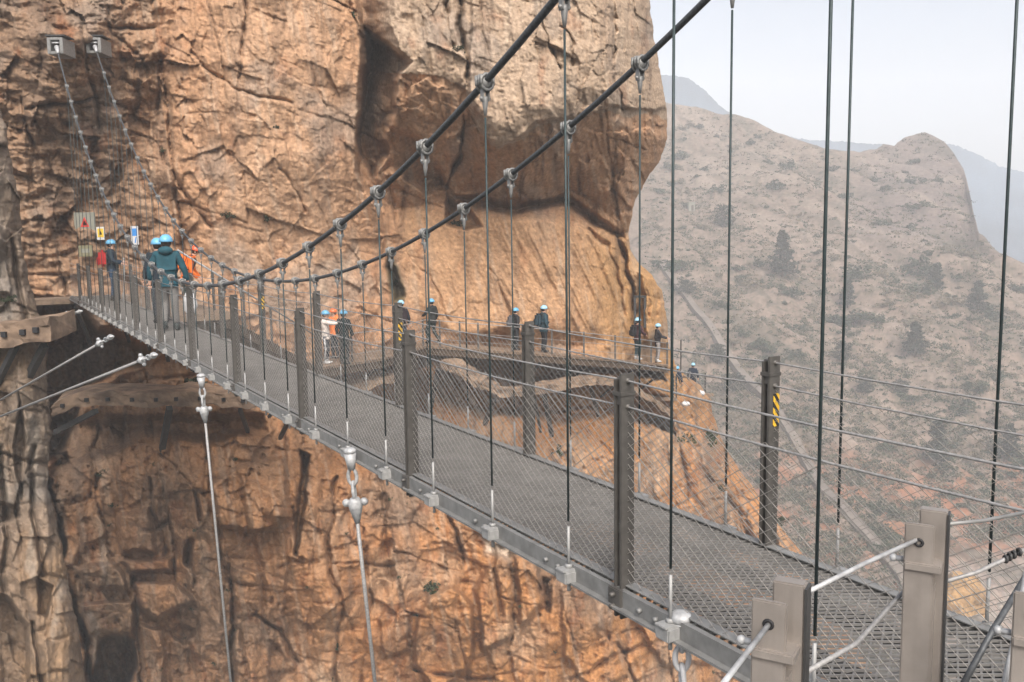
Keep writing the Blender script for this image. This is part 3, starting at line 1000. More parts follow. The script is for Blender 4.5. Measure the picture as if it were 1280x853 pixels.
# deck grating: crossed bars, open between
def grating():
    w = N1 - N0
    pitch = 0.05
    V, F = [], []
    n = 0
    th, hh = 0.0040, 0.0055
    L = S_END + w + 2
    for sg in (1, -1):
        k = 0
        s = -1.2 - w
        while s < S_END:
            # a bar from (s, N0) to (s + w/1.0, N1) or mirrored
            a, b = (s, s + w * .62) if sg > 0 else (s + w * .62, s)
            s += pitch
            z = 0.0 if sg > 0 else 0.004
            if min(a, b) < -1.2 or max(a, b) > S_END:
                continue
            p0, p1 = bp(a, N0 + .01, -.012 + z), bp(b, N1 - .01, -.012 + z)
            t = (p1 - p0).normalized()
            x = Vector((-t.y, t.x, 0)) * th
            up = Vector((0, 0, hh))
            for q in (p0 - x + up, p0 + x + up, p1 + x + up, p1 - x + up, p0 - x - up, p0 + x - up, p1 + x - up, p1 - x - up):
                V.append(q - BO)
            F += [(n, n + 1, n + 2, n + 3), (n + 4, n + 7, n + 6, n + 5), (n, n + 3, n + 7, n + 4), (n + 1, n + 5, n + 6, n + 2)]
            n += 8
    me = np_mesh('deck_grating', np.array([tuple(q) for q in V]), np.array(F), smooth=False)
    return link('deck_grating', me, M['grate'], bridge)


grating()
for n_, sg in ((N0, -1), (N1, 1)):
    m = bmb()
    m.beam(bp(-1.2, n_ + sg * .02, -.055), bp(S_END, n_ + sg * .02, -.045), .03, .105)
    m.beam(bp(-1.2, n_ + sg * .045, -.093), bp(S_END, n_ + sg * .045, -.093), .05, .012)
    m.beam(bp(-1.2, n_ - sg * .03, .012), bp(S_END, n_ - sg * .03, .012), .06, .006)
    s = -1.0
    while s < 16:
        for ds in (0, .12):
            m.tube([bp(s + ds, n_ + sg * .03, -.05), bp(s + ds, n_ + sg * .055, -.05)], .014, 6)
        s += .8125
    m.build('edge_beam', M['steel'], bridge)
# stiffening beams under the deck
m = bmb()
for n_ in (N0 + .3, N1 - .3):
    m.beam(bp(-1.2, n_, -.07), bp(S_END, n_, -.07), .05, .09)
m.build('floor_beam', M['dark_steel'], bridge)

# cables
NEAR_C = [(694, 0), (613, 95), (535, 180), (472, 242), (418, 286), (378, 314), (345, 333), (315, 346), (289, 354), (266, 358), (245, 358), (226, 353), (209, 344), (196, 335), (181, 322), (158, 296), (150, 283), (136, 257), (117, 214), (102, 168), (87, 122), (71, 60)]
FAR_C = [(880, 0), (785, 95), (692, 178), (617, 237), (555, 276), (508, 304), (465, 325), (427, 339), (396, 348), (366, 352), (342, 352), (318, 348), (296, 341), (279, 333), (261, 321), (247, 309), (231, 294), (218, 277), (192, 235), (170, 196), (150, 148), (133, 99), (119, 60)]
HG_S = [2.95 + .8125 * k for k in range(-2, 33)]


def cable_fn(pts, n_):
    Q = [on_plane(u, v, n_) for u, v in pts]
    s = np.array([q.dot(DIR) for q in Q])
    z = np.array([q.z for q in Q])
    # smooth curve: cubic least squares in two spans blended, then straight extrapolation to the near anchor
    o = np.argsort(s)
    s, z = s[o], z[o]
    co = np.polyfit(s, z, 6)
    slope = np.polyval(np.polyder(co), s[0])

    def f(x):
        if x < s[0]:
            d = s[0] - x
            return z0 - slope * d + .011 * d * d
        return float(np.polyval(co, x))
    z0 = float(np.polyval(co, s[0]))
    return f, s[-1], np.abs(np.polyval(co, s) - z).max()


def clamp_mesh():
    """cable clamp: two ribbed half shells, bolts and a fork for the hanger; local y along the cable"""
    m = MB()
    m.ball((0, 0, 0), .05, 1, 1.15, 1, 10, 6)
    for yy in (-.035, .035):
        m.torus((0, yy, 0), .052, .011, ((1, 0, 0), (0, 0, 1), (0, 1, 0)), 10, 5)
    for sx in (-1, 1):
        for yy in (-.035, 0, .035):
            m.tube([(sx * .05, yy, -.02), (sx * .05, yy, .045)], .011, 6)
        m.box((sx * .022, 0, -.075), (.012, .05, .09), None, .004)
    m.tube([(-.04, 0, -.10), (.04, 0, -.10)], .012, 6)
    m.tube([(0, 0, -.09), (0, 0, -.11), (0, 0, -.17), (0, 0, -.21)], [.022, .024, .016, .010], 8)
    return m.mesh('clamp')


def cap_mesh():
    m = MB()
    m.box((0, 0, 0), (.13, .11, .075), None, .008)
    m.box((0, 0, .041), (.15, .09, .012), None, .003)
    m.tube([(0, 0, .04), (0, 0, .30)], .010, 8)
    m.tube([(0, 0, .045), (0, 0, .068)], .026, 6)
    m.tube([(0, 0, -.035), (0, 0, -.10)], .012, 6)
    return m.mesh('hanger_foot')


CL, CP = clamp_mesh(), cap_mesh()
for me in (CL, CP): me.materials.append(M['steel'])
CP.materials[0] = M['steel_mid']
ang = math.atan2(DIR.y, DIR.x) - math.pi / 2
CABLE_END = []
for n_, pts, sg in ((N0 - .05, NEAR_C, -1), (N1 + .05, FAR_C, 1)):
    f, s_end, err = cable_fn(pts, n_)
    print('cable fit', round(err, 3), 'end', round(s_end, 2))
    cp = [DIR * s + NRM * n_ + Vector((0, 0, f(s))) for s in list(np.arange(-7, s_end, .4)) + [s_end]]
    CABLE_END.append((cp[-1], cp[-2]))
    m = bmb()
    m.tube(cp, .0215, 8)
    cbl = m.build('main_cable', M['cable'], bridge)
    for s in HG_S:
        if s > s_end - 1.2: continue
        zt = f(s)
        top = DIR * s + NRM * n_ + Vector((0, 0, zt))
        low = bp(s, n_, -.06)
        if zt < low.z + .25: continue
        h = empty('hanger', low - BO, 0, bridge)
        mm = MB()
        r_ = .0068
        mm.tube([(0, 0, .30), (0, 0, zt - low.z - .2)], r_, 6)
        mm.build('rod', M['hanger'], h)
        ft = link('foot', CP, None, h)
        ft.rotation_euler = (0, 0, ang)
        ft.scale = (.85, .85, .9)
        c = link('clamp', CL, None, h, (0, 0, zt - low.z))
        sl = math.atan((f(s + .05) - f(s - .05)) / .1)
        c.rotation_euler = (0, 0, ang)
        c.scale = (.82, .82, .9)
# cross beams joining the hanger feet
for s in HG_S:
    m = bmb()
    m.beam(bp(s, N0 - .02, -.10), bp(s, N1 + .02, -.10), .06, .06)
    m.build('cross_beam', M['steel'], bridge)

# rail posts, ropes and nets
PS = [3.37 - 2.5 + 2.5 * k for k in range(12)]
PH = 1.09
for side, (n_, sg) in enumerate(((N0 + .015, -1), (N1 - .015, 1))):
    for k, s in enumerate(PS):
        m = bmb()
        X, Y, Z = DIR, NRM, Vector((0, 0, 1))
        # two flat bars with a spacer, the nearer one a little lower
        m.box(bp(s - .022, n_, PH / 2 - .08), (.016, .085, PH + .16), (X, Y, Z), .003)
        m.box(bp(s + .022, n_, PH / 2 - .095), (.016, .085, PH + .13), (X, Y, Z), .003)
        m.box(bp(s, n_, PH - .13), (.030, .07, .05), (X, Y, Z))
        m.box(bp(s, n_, .3), (.030, .05, .05), (X, Y, Z))
        m.box(bp(s, n_, PH - .10), (.072, .094, .022), (X, Y, Z), .003)
        m.box(bp(s, n_ + sg * .05, -.06), (.10, .03, .12), (X, Y, Z), .004)
        for zz in (-.03, -.09):
            m.tube([bp(s, n_ + sg * .05, zz), bp(s, n_ + sg * .09, zz)], .013, 6)
        for zz in (PH - .035, PH - .165):
            m.tube([bp(s - .04, n_, zz), bp(s + .04, n_, zz)], .015, 6)
        po = m.build('rail_post', M['post'], bridge)
        if side == 1 and k in (1, 3, 5):
            st = MB(bp(s, n_) - BO)
            mm = MB()
            mm.box((0, 0, 0), (.004, .045, .185), (X, Y, Z))
            hs_ = mm.build('hazard_stripe', M['stripes'], po)
            hs_.location = bp(s - .0325, n_ + .012, PH - .30) - BO
    for zz, mk in ((PH - .035, 'handrail_rope'), (PH - .165, 'handrail_rope')):
        m = bmb()
        pts = []
        for i, s in enumerate([-1.2] + PS + [S_END]):
            pts.append(bp(s, n_, zz))
        q = []
        for a, b in zip(pts[:-1], pts[1:]):
            for t in (0, .25, .5, .75):
                p_ = a.lerp(b, t)
                p_.z -= .022 * 4 * t * (1 - t)
                q.append(p_)
        q.append(pts[-1])
        m.tube(q, .0052, 6)
        m.build(mk, M['cable_pale'], bridge)
    # nets, one panel per bay
    bounds = [-1.2] + PS + [S_END]
    for a, b in zip(bounds[:-1], bounds[1:]):
        if b - a < .3: continue
        V, F, nn = [], [], 0
        zt, zb = PH - .17, .0
        dsl = (zt - zb) / .66
        wd = .082
        for sg2 in (1, -1):
            k0 = math.floor((a - dsl) / wd)
            k1 = math.ceil((b + dsl) / wd)
            for k in range(k0, k1):
                s0 = k * wd
                s1 = s0 + sg2 * dsl
                # clip to the bay
                ta, tb = 0.0, 1.0
                for lim, hi in ((a + .03, False), (b - .03, True)):
                    d0, d1 = s0 - lim, s1 - lim
                    if hi: d0, d1 = -d0, -d1
                    if d0 < 0 and d1 < 0: ta, tb = 1, 0
                    elif d0 < 0: ta = max(ta, d0 / (d0 - d1))
                    elif d1 < 0: tb = min(tb, d0 / (d0 - d1))
                if tb - ta < .01: continue
                off = .0016 * sg2
                p0 = bp(s0 + (s1 - s0) * ta, n_ + off, zb + (zt - zb) * ta)
                p1 = bp(s0 + (s1 - s0) * tb, n_ + off, zb + (zt - zb) * tb)
                t = (p1 - p0).normalized()
                x = NRM
                y = t.cross(x)
                r = (.0020 if a < 8 else .0015 if a < 13 else .0008) * (1.0 if sg2 > 0 else .72)  # second diagonal drawn thinner to imitate how little light it catches
                for p_ in (p0, p1):
                    for aa in (0, 2.094, 4.189):
                        V.append(tuple(p_ + (x * math.cos(aa) + y * math.sin(aa)) * r - BO))
                F += [(nn, nn + 1, nn + 4, nn + 3), (nn + 1, nn + 2, nn + 5, nn + 4), (nn + 2, nn, nn + 3, nn + 5)]
                nn += 6
        me = np_mesh('net_panel', np.array(V), np.array(F))
        link('net_panel', me, M['net'], bridge)

# ------------------------------------------------------------------ cable anchors in the rock
for (pe, pp), lab in zip(CABLE_END, ('pale square anchor plate on the brown cliff holding the outer left cable', 'pale square anchor plate on the brown cliff holding the inner cable, right of its twin')):
    d = (pe - pp).normalized()
    c = pe + d * .12
    e = empty('cable_anchor', c)
    tag(e, lab, 'cable anchor', 'cable anchors on the cliff')
    e.scale = (.82, .82, .82)
    m = MB()
    for sx, sz, sw, sh in ((-.22, 0, .12, .56), (.22, 0, .12, .56), (0, .24, .32, .10), (0, -.24, .32, .10)):
        m.box((sx, .35, sz), (sw, .9, sh), None, .01)
    m.build('plate', M['steel'], e)
    m = MB()
    m.box((0, .45, 0), (.32, .5, .38))  # black block stands in for the shade within the frame
    m.build('recess', M['black'], e)
    m = MB()
    m.box((0, .28, .36), (.70, .7, .05))
    m.build('hood', M['dark_steel'], e)
    m = MB()
    m.tube([tuple(-d * .55), tuple(-d * .1), (0, .2, 0)], [.05, .085, .07], 8)
    m.tube([(-.12, -.05, .1), (.12, -.05, .1)], .035, 6)
    m.build('socket', M['white_steel'], e)

# ------------------------------------------------------------------ landing, stairs and the new walkway along the cliff
lm = empty('landing_platform', bp(S_END - 2, 3.3, 0))
tag(lm, 'brown stone faced landing where the footbridge meets the cliff', 'platform')
LO = lm.location.copy()
m = MB(LO)
m.box(bp(S_END - 4.4, 4.62, -.16), (9.4, 1.66, .16), (DIR, NRM, (0, 0, 1)))
m.box(bp(S_END + .6, 3.2, -.16), (1.4, 4.5, .16), (DIR, NRM, (0, 0, 1)))
m.build('floor', M['wood'], lm)
for s_, n_ in ((S_END - .2, 2.8), (S_END - .2, 4.0), (S_END - 3, 4.2), (S_END - 3, 5.2), (S_END - 6, 4.2), (S_END - 8.5, 4.4)):
    m = MB(LO)
    m.beam(bp(s_, n_, -.3), bp(s_ + 1.5, n_ + .5, -.3), .12, .16)
    m.beam(bp(s_, n_, -.3), bp(s_ + 1.5, n_ + .5, -1.7), .10, .10)
    m.build('bracket', M['dark_steel'], lm)

WE = [at1(u, v, Y) for u, v, Y in [(388, 462, 27.6), (480, 448.5, 30.4), (533, 433, 33.0), (600, 438, 33.3), (680, 443.5, 34.2), (740, 448, 35.4), (800, 453, 37.6), (836, 457, 39.6)]]
WU = [388, 480, 533, 600, 680, 740, 800, 836]


def wz(u):
    return float(np.interp(u, WU, [p.z for p in WE]))


def offs(pts, d):
    out = []
    for i, p in enumerate(pts):
        t0 = (pts[i] - pts[i - 1]) if i else (pts[1] - pts[0])
        t1 = (pts[i + 1] - pts[i]) if i < len(pts) - 1 else t0
        t0 = Vector((t0.x, t0.y, 0)).normalized()
        t1 = Vector((t1.x, t1.y, 0)).normalized()
        t = (t0 + t1).normalized()
        n = Vector((-t.y, t.x, 0))
        out.append(p + n * d / max(.5, t.dot(t1)))
    return out


def strip(m, a, b, th):
    """a slab between two edge lines, th thick, tops at a and b"""
    n = len(a)
    vs = list(a) + list(b) + [p - Vector((0, 0, th)) for p in a] + [p - Vector((0, 0, th)) for p in b]
    fs = []
    for i in range(n - 1):
        fs += [(i, i + 1, n + i + 1, n + i), (2 * n + i, 3 * n + i, 3 * n + i + 1, 2 * n + i + 1), (i, 2 * n + i, 2 * n + i + 1, i + 1), (n + i, n + i + 1, 3 * n + i + 1, 3 * n + i)]
    fs += [(0, n, 3 * n, 2 * n), (n - 1, 3 * n - 1, 4 * n - 1, 2 * n - 1)]
    m.add(vs, fs)


def dense(pts, step):
    out = []
    for a, b in zip(pts[:-1], pts[1:]):
        k = max(1, int((b - a).length / step))
        out += [a.lerp(b, i / k) for i in range(k)]
    return out + [pts[-1]]


walk = empty('cliff_walkway', WE[0])
tag(walk, 'timber walkway with wire railing bracketed along the foot of the overhang', 'walkway')
WO = WE[0].copy()
inner = offs(WE, 1.55)
m = MB(WO)
strip(m, [p + Vector((0, 0, -.004)) for p in WE], inner, .06)
d_out, d_in = dense(WE, .145), dense(inner, .145)
for i in range(min(len(d_out), len(d_in)) - 1):       # the plank edges stand slightly uneven
    t = i / (len(d_out) - 1)
    a = d_out[i]
    b = d_in[int(t * (len(d_in) - 1))]
    dd = (a - b).normalized()
    m.beam(a + dd * (.03 + .02 * math.sin(i * 2.3)) + Vector((0, 0, .016)), b + Vector((0, 0, .016)), .125, .03)
m.build('planks', M['wood'], walk)
m = MB(WO)
strip(m, offs([p + Vector((0, 0, -.065)) for p in WE], .06), offs([p + Vector((0, 0, -.065)) for p in WE], .16), .26)
strip(m, offs([p + Vector((0, 0, -.065)) for p in WE], 1.1), offs([p + Vector((0, 0, -.065)) for p in WE], 1.22), .16)
m.build('stringer', M['dark_wood'], walk)
bk = dense(WE, 1.7)
bi = offs(bk, 1.7)
for a, b in zip(bk, bi):
    m = MB(WO)
    dn = Vector((0, 0, -.27))
    dd = (b - a).normalized()
    m.beam(a + dn + dd * .08, b + dn + dd * .6, .10, .12)
    m.beam(a + dn + dd * .25, b + Vector((0, 0, -1.75)) + dd * .4, .09, .09)
    m.build('bracket', M['dark_steel'], walk)
for (u, v, vt) in [(398, 459, 412), (440, 454, 412), (480, 447, 408), (529, 432, 396), (550, 434, 396), (575, 436, 397), (598, 437, 398), (640, 440, 404), (690, 443, 407), (730, 447, 413), (769, 450, 416), (814, 455, 417), (834, 456.5, 421)]:
    Y = float(np.interp(u, WU, [p.y for p in WE]))
    b = at1(u, v, Y)
    b.z = wz(u)
    m = MB(WO)
    m.box(b + Vector((0, .04, .50)), (.07, .05, 1.10), None, .004)
    m.build('rail_post', M['post'], walk)
for hh in (1.0, .62, .3):
    m = MB(WO)
    m.tube([p + Vector((0, .02, hh)) for p in WE], .016 if hh > .9 else .009, 6)
    m.build('handrail_rope', M['cable_pale'], walk)
# stairs from the landing down to the walkway
A0, B0 = at1(266, 384, 22.4), WE[0] + Vector((.15, .25, 0))
A0.z = dz(23.5) - .10
stair = empty('wooden_stairs', A0)
tag(stair, 'wooden stairs with pale handrail going down from the footbridge to the cliff walkway', 'stairs')
m1, m2 = MB(A0), MB(A0)
T = (B0 - A0)
acr = Vector((-T.y, T.x, 0)).normalized()
ns = 14
for i in range(ns):
    p = A0 + Vector((T.x, T.y, 0)) * ((i + .5) / ns)
    p.z = A0.z + T.z * (i / (ns - 1))
    t2 = Vector((T.x, T.y, 0)).normalized()
    m1.box(p + acr * .65, (Vector((T.x, T.y, 0)).length / ns + .04, 1.3, .06), (t2, acr, (0, 0, 1)))
    m1.box(p + acr * .65 + Vector((0, 0, -.11)) + t2 * (.1), (.03, 1.3, .17), (t2, acr, (0, 0, 1)))
m1.build('steps', M['wood'], stair)
m2.beam(A0 - acr * .03 + Vector((0, 0, -.12)), B0 - acr * .03 + Vector((0, 0, -.12)), .06, .26)
m2.beam(A0 + acr * 1.33 + Vector((0, 0, -.12)), B0 + acr * 1.33 + Vector((0, 0, -.12)), .06, .26)
m2.build('stringer', M['dark_wood'], stair)
m = MB(A0)
m.tube([A0 - acr * .05 + Vector((0, 0, 1.02)) - T * .25, B0 - acr * .05 + Vector((0, 0, 1.02))], .024, 8)
m.build('handrail', M['white_steel'], stair)
for i in range(5):
    m = MB(A0)
    p = A0.lerp(B0, i / 4) - acr * .04
    m.box(p + Vector((0, 0, .45)), (.06, .05, 1.12), None, .004)
    m.build('rail_post', M['post'], stair)

# far stretch of walkway behind the corner
fw = empty('corner_walkway', at1(860, 490, 46))
tag(fw, 'short far walkway with thin railing behind the right corner of the cliff', 'walkway')
FO = fw.location.copy()
fe = [at1(u, v, Y) for u, v, Y in [(838, 497, 43), (852, 497, 45), (870, 493, 47.5), (892, 492, 50)]]
m = MB(FO)
strip(m, fe, offs(fe, 1.6), .18)
m.build('planks', M['wood'], fw)
for hh in (1.05, .6):
    m = MB(FO)
    m.tube([p + Vector((0, 0, hh)) for p in fe], .02, 6)
    m.build('handrail_rope', M['cable'], fw)
for i, t in enumerate((.25, .5, .9, 1.4, 1.9, 2.5)):
    k = int(t)
    p = fe[k].lerp(fe[k + 1], t - k)
    m = MB(FO)
    m.box(p + Vector((0, 0, .6 + (.9 if i == 2 else 0))), (.06, .06, 1.2 + (1.8 if i == 2 else 0)))
    m.build('rail_post', M['dark_steel'], fw)
fr = empty('door_frame', at1(799, 398, 39.3))
tag(fr, 'dark steel portal frame standing against the orange cliff corner', 'frame')
for name_, a, b in (('jamb', (793.5, 371), (793.5, 410)), ('jamb', (806, 371), (806, 410)), ('lintel', (792, 371), (807.5, 371))):
    m = MB(fr.location)
    m.beam(at1(*a, 39.3), at1(*b, 39.3), .10, .12, up=(0, 1, 0))
    m.build(name_, M['dark_steel'], fr)
for (u, v, Y, sz), lab in zip([(875, 486, 47.2, .26), (857, 499, 44.5, .22)], ('larger white sack on the far walkway behind the cliff corner', 'smaller white sack on the far walkway nearer the cliff')):
    m = MB()
    m.ball((0, 0, sz * .4), sz, 1, .8, .62, 14, 10)
    for i, q in enumerate(m.v):
        m.v[i] = q * (1 + .13 * math.sin(q.x * 9 + i) * math.cos(q.z * 11))
    o = m.build('sack', M['white'], None, at1(u, v + 8, Y))
    tag(o, lab, 'sack')

# ------------------------------------------------------------------ remains of the old concrete path
def old_slab(label, pts, ht, dep, seed, holes=0, extra=()):
    """broken concrete slab; pts = (u, v of top front edge, Y)"""
    P = [at1(*p) for p in pts]
    P = dense(P, .12)
    Bk = offs(P, dep)
    root = empty('concrete_slab', P[0])
    tag(root, label, 'concrete slab')
    n = len(P)
    rings = []
    prof = [(0, 0), (0, -.25), (0, -.5), (0, -.75), (0, -1), (.35, -1), (1, -.9), (1, 0), (.5, 0)]
    rv = []
    for i in range(n):
        for (a, h) in prof:
            q = P[i].lerp(Bk[i], a) + Vector((0, 0, h * ht))
            k = .045
            j = seed * 9.7
            dx = float(noise2(np.array([i * .55 + h * 2 + j]), np.array([a * 3 + h * 5]), seed)[0])
            d2 = float(noise2(np.array([i * .22 + j]), np.array([a * 2 - h * 3.7]), seed + 1)[0])
            rv.append(q + Vector((dx * k, (dx + d2) * k, d2 * .09)))
    k = len(prof)
    fs = []
    for i in range(n - 1):
        for a in range(k):
            a2 = (a + 1) % k
            fs.append((i * k + a, (i + 1) * k + a, (i + 1) * k + a2, i * k + a2))
    fs.append(tuple(range(k)))
    fs.append(tuple((n - 1) * k + a for a in range(k - 1, -1, -1)))
    m = MB(P[0])
    m.add(rv, fs)
    m.build('slab', M['concrete'], root)
    if holes:
        m = MB(P[0])
        for i in range(holes):
            q = P[int((i + .6) / holes * (n - 1))]
            m.box(q + Vector((0, -.035, -ht * .48)), (.11, .08, .12))  # black boxes stand in for the shade inside the square holes
        m.build('hole_shade', M['black'], root)
    for (a, b, wd) in extra:
        m = MB(P[0])
        m.beam(at1(*a), at1(*b), wd, wd)
        m.build('support', M['dark_steel'], root)
    return root


old_slab('grey concrete slab stub with square holes jutting from the near rock pillar', [(-40, 408, 19.0), (20, 403, 19.0), (61, 396, 19.1)], .50, 1.6, 1, 5,
         [((56, 432, 19.4), (14, 512, 20.3), .14), ((20, 432, 19.3), (-14, 500, 20), .12)])
old_slab('long broken concrete slab of the old path below the bridge deck', [(64, 506, 27.6), (92, 492, 27.8), (140, 491, 28), (185, 492, 28.1), (250, 490, 28.4), (318, 494, 28.9)], .44, 1.9, 2, 9,
         [((212, 510, 28.3), (202, 565, 29.5), .18), ((120, 514, 28), (70, 540, 29), .16), ((360, 528, 29), (350, 548, 30.2), .12), ((300, 512, 28.9), (310, 540, 30), .12)])
old_slab('sloping concrete slab of the old path under the left end of the timber walkway', [(420, 486, 29.3), (455, 478, 30.2), (515, 465, 31.6)], .27, .9, 3, 0,
         [((512, 474, 31.6), (510, 520, 33.2), .14)])
old_slab('sagging concrete slab of the old path in the middle below the timber walkway', [(550, 450, 32.6), (575, 463, 32.1), (600, 477, 31.7), (625, 486, 31.6), (650, 488, 31.9), (690, 481, 32.6), (745, 472, 33.9)], .27, .9, 4, 0,
         [((548, 462, 32.8), (536, 520, 34), .15), ((618, 500, 31.9), (606, 530, 33.4), .15), ((680, 494, 32.8), (690, 545, 34), .15), ((668, 498, 32.5), (676, 540, 34), .1)])
old_slab('falling concrete slab of the old path at the right below the timber walkway', [(749, 472, 34.0), (775, 473, 34.8), (800, 486, 35.4), (822, 500, 36.1), (842, 515, 37)], .28, .9, 5, 0,
         [((738, 484, 34.2), (748, 520, 35.5), .13)])

# ------------------------------------------------------------------ tie cables below the deck
def stay(label, p0, p1, name='tie_cable', r=.017, chain=False):
    root = empty(name, p0)
    tag(root, label, 'tie cable')
    d = (p1 - p0)
    L = d.length
    d.normalize()
    x = d.cross(Vector((0, 1, 0.01))).normalized()
    y = d.cross(x)
    m = MB(p0)
    m.ball(p0, .055, 1, 1, .6, 12, 8)
    m.tube([p0 + d * .02, p0 + d * (.05 if chain else .16)], [.055, .03], 8)
    m.build('bracket', M['white_steel'], root)
    st = .12
    if chain:
        m = MB(p0)
        q = .03
        for i in range(8):
            c = p0 + d * (q + .07)
            ax = (x, d, y) if i % 2 else (y, d, x)
            m.torus(c, .062, .0135, ax, 16, 7, .52)
            q += .098
        m.build('chain', M['white'], root)
        st = q
        m = MB(p0)
        m.ball(p0 + d * (st + .07), .07, 1, 1, 1.4, 10, 8)
        m.build('shackle', M['white_steel'], root)
    else:
        m = MB(p0)
        m.torus(p0 + d * .22, .07, .016, (x, d, y), 14, 6, .5)
        m.torus(p0 + d * .34, .075, .016, (y, d, x), 14, 6, .5)
        m.tube([p0 + d * .40, p0 + d * .44, p0 + d * .50, p0 + d * .62], [.035, .07, .055, .022], 8)
        for sx in (-1, 1):
            m.ball(p0 + d * .44 + x * .075 * sx, .035, 1, 1, 1, 8, 6)
        m.build('shackle', M['white_steel'], root)
        st = .5
    m = MB(p0)
    m.tube([p0 + d * st, p0 + d * (st + L * .3), p1], r, 7)
    m.build('rope', M['cable_pale'], root)


def deck_edge(u, v):
    d = Vector(ray(u, v))
    # plane z = dz(s)
    lo, hi = 2.0, 40.0
    for _ in range(50):
        t = (lo + hi) / 2
        p = d * (t / d.y)
        if p.z > dz(p.dot(DIR)): lo = t
        else: hi = t
    return d * (lo / d.y)


q = deck_edge(251, 470)
stay('pale steel tie rope dropping from the deck edge beside the dark bush', q, at1(296, 930, q.y * 1.0))
q = deck_edge(437, 564)
stay('pale steel tie rope dropping from the middle of the near deck edge', q, at1(477, 930, q.y * 1.0))
q = deck_edge(851, 772)
stay('white chain tie hanging from the near deck edge at the foot of a hanger', q, at1(860, 1100, q.y * 1.0), chain=True)
q = deck_edge(193, 444)
stay('pale tie rope slanting from the deck edge to the rock pillar, lower one', q, at1(-30, 533, 19.6), r=.024)
q = deck_edge(139, 421)
stay('pale tie rope slanting from the deck edge to the rock pillar, upper one', q, at1(-20, 512, 19.6), r=.024)
q = deck_edge(118, 388)
stay('short white tie at the far end of the deck', q + Vector((-.35, 0, -.02)), q + Vector((-2.2, .6, -.5)), r=.024)

# ------------------------------------------------------------------ railing of the viewing platform in front
plat = empty('platform_railing', (.9, 1.6, -1.75))
tag(plat, 'taupe twin plate posts with steel rope rails beside the camera', 'railing')
PO = plat.location.copy()
ZT = -.70


def twin_post(u, v, Yp, wd):
    """twin plates: px/py of the front plate's top centre"""
    top = at1(u, v, Yp)
    X = Vector((.87, -.49, 0)).normalized() if wd else Vector((1, 0, 0))
    Yv = Vector((-X.y, X.x, 0))
    m = MB(PO)
    H = top.z + 1.75
    m.box(top + Vector((0, 0, -H / 2)), (.066, .012, H), (X, Yv, (0, 0, 1)), .003)
    m.box(top + Vector((0, 0, -H / 2 + .012)) + Yv * .060 + X * .026, (.062, .034, H + .024), (X, Yv, (0, 0, 1)), .003)
    m.box(top + Vector((0, 0, -.105)) + Yv * .02 + X * .010, (.082, .07, .02), (X, Yv, (0, 0, 1)), .003)
    m.box(top + Vector((0, 0, -H * .5)) + Yv * .026 + X * .012, (.05, .038, H - .3), (X, Yv, (0, 0, 1)))
    po = m.build('post', M['taupe'], plat)
    m = MB(PO)
    m.box(top + Vector((0, 0, -H / 2 + .010)) + Yv * .060 + X * .0595, (.005, .040, H + .016), (X, Yv, (0, 0, 1)))  # dark strip stands in for the shaded right side of the post
    m.build('side_shade', M['dark_steel'], po)
    m = MB(PO)
    m.tube([top + Vector((0, 0, -.045)) + Yv * .01, top + Vector((0, 0, -.045)) + Yv * .05], .014, 8)
    m.build('bolt', M['white_steel'], po)
    m = MB(PO)
    m.tube([top + Vector((0, 0, -.10)) - X * .055 + Yv * .02, top + Vector((0, 0, -.10)) - X * .03 + Yv * .02], .007, 8)
    m.ball(top + Vector((0, 0, -.10)) - X * .058 + Yv * .02, .010, 1, 1, 1, 8, 6)
    m.build('bolt', M['white_steel'], po)
    m = MB(PO)
    m.torus(top + Vector((0, 0, -.045)) - Yv * .007, .008, .0035, (X, Vector((0, 0, 1)), Yv), 12, 6)
    m.build('grommet', M['black'], po)
    return top


tA = twin_post(962, 751, 1.62, 1)
tB = twin_post(1150, 655, 2.05, 1)
twin_post(1290, 742, 1.75, 1)


def rail(pts, r, mt, name_='rail_rope'):
    m = MB(PO)
    m.tube(pts, r, 8)
    return m.build(name_, M[mt], plat)


rail([at1(880, 886, 1.28), at1(960, 782, 1.61)], .0052, 'white_steel')
rail([at1(1006, 742, 1.72), at1(1080, 705, 1.90), at1(1146, 675, 2.05)], .0052, 'white_steel')
rail([at1(1003, 843, 1.70), at1(1070, 805, 1.90), at1(1128, 741, 2.12)], .0055, 'cable_pale')
rail([at1(1178, 656, 2.12), at1(1230, 651, 2.2), at1(1290, 639, 2.3)], .0052, 'steel')
rail([at1(1175, 729, 2.12), at1(1220, 716, 2.15), at1(1255, 700, 2.18), at1(1290, 683, 2.2)], .0055, 'cable_pale')
rail([at1(1196, 870, 2.1), at1(1240, 790, 2.2), at1(1292, 705, 2.3)], .0085, 'cable')
rail([at1(1252, 870, 1.9), at1(1270, 790, 2.0), at1(1284, 712, 2.05)], .007, 'white_steel')
# swaged ends and thimbles on the ropes at the right
m = MB(PO)
for (u, v, Y) in [(1257, 699, 2.18), (1262, 696, 2.18), (1267, 693.5, 2.18), (1274, 690, 2.18)]:
    c = at1(u, v, Y)
    m.torus(c, .008, .004, (Vector((0, 0, 1)), Vector((0, 1, 0)), Vector((1, 0, 0))), 10, 6)
m.build('rope_clip', M['dark_steel'], plat)
m = MB(PO)
m.box((.75, .75, -1.83), (3.2, 2.3, .06))
m.build('platform_floor', M['grate'], plat)

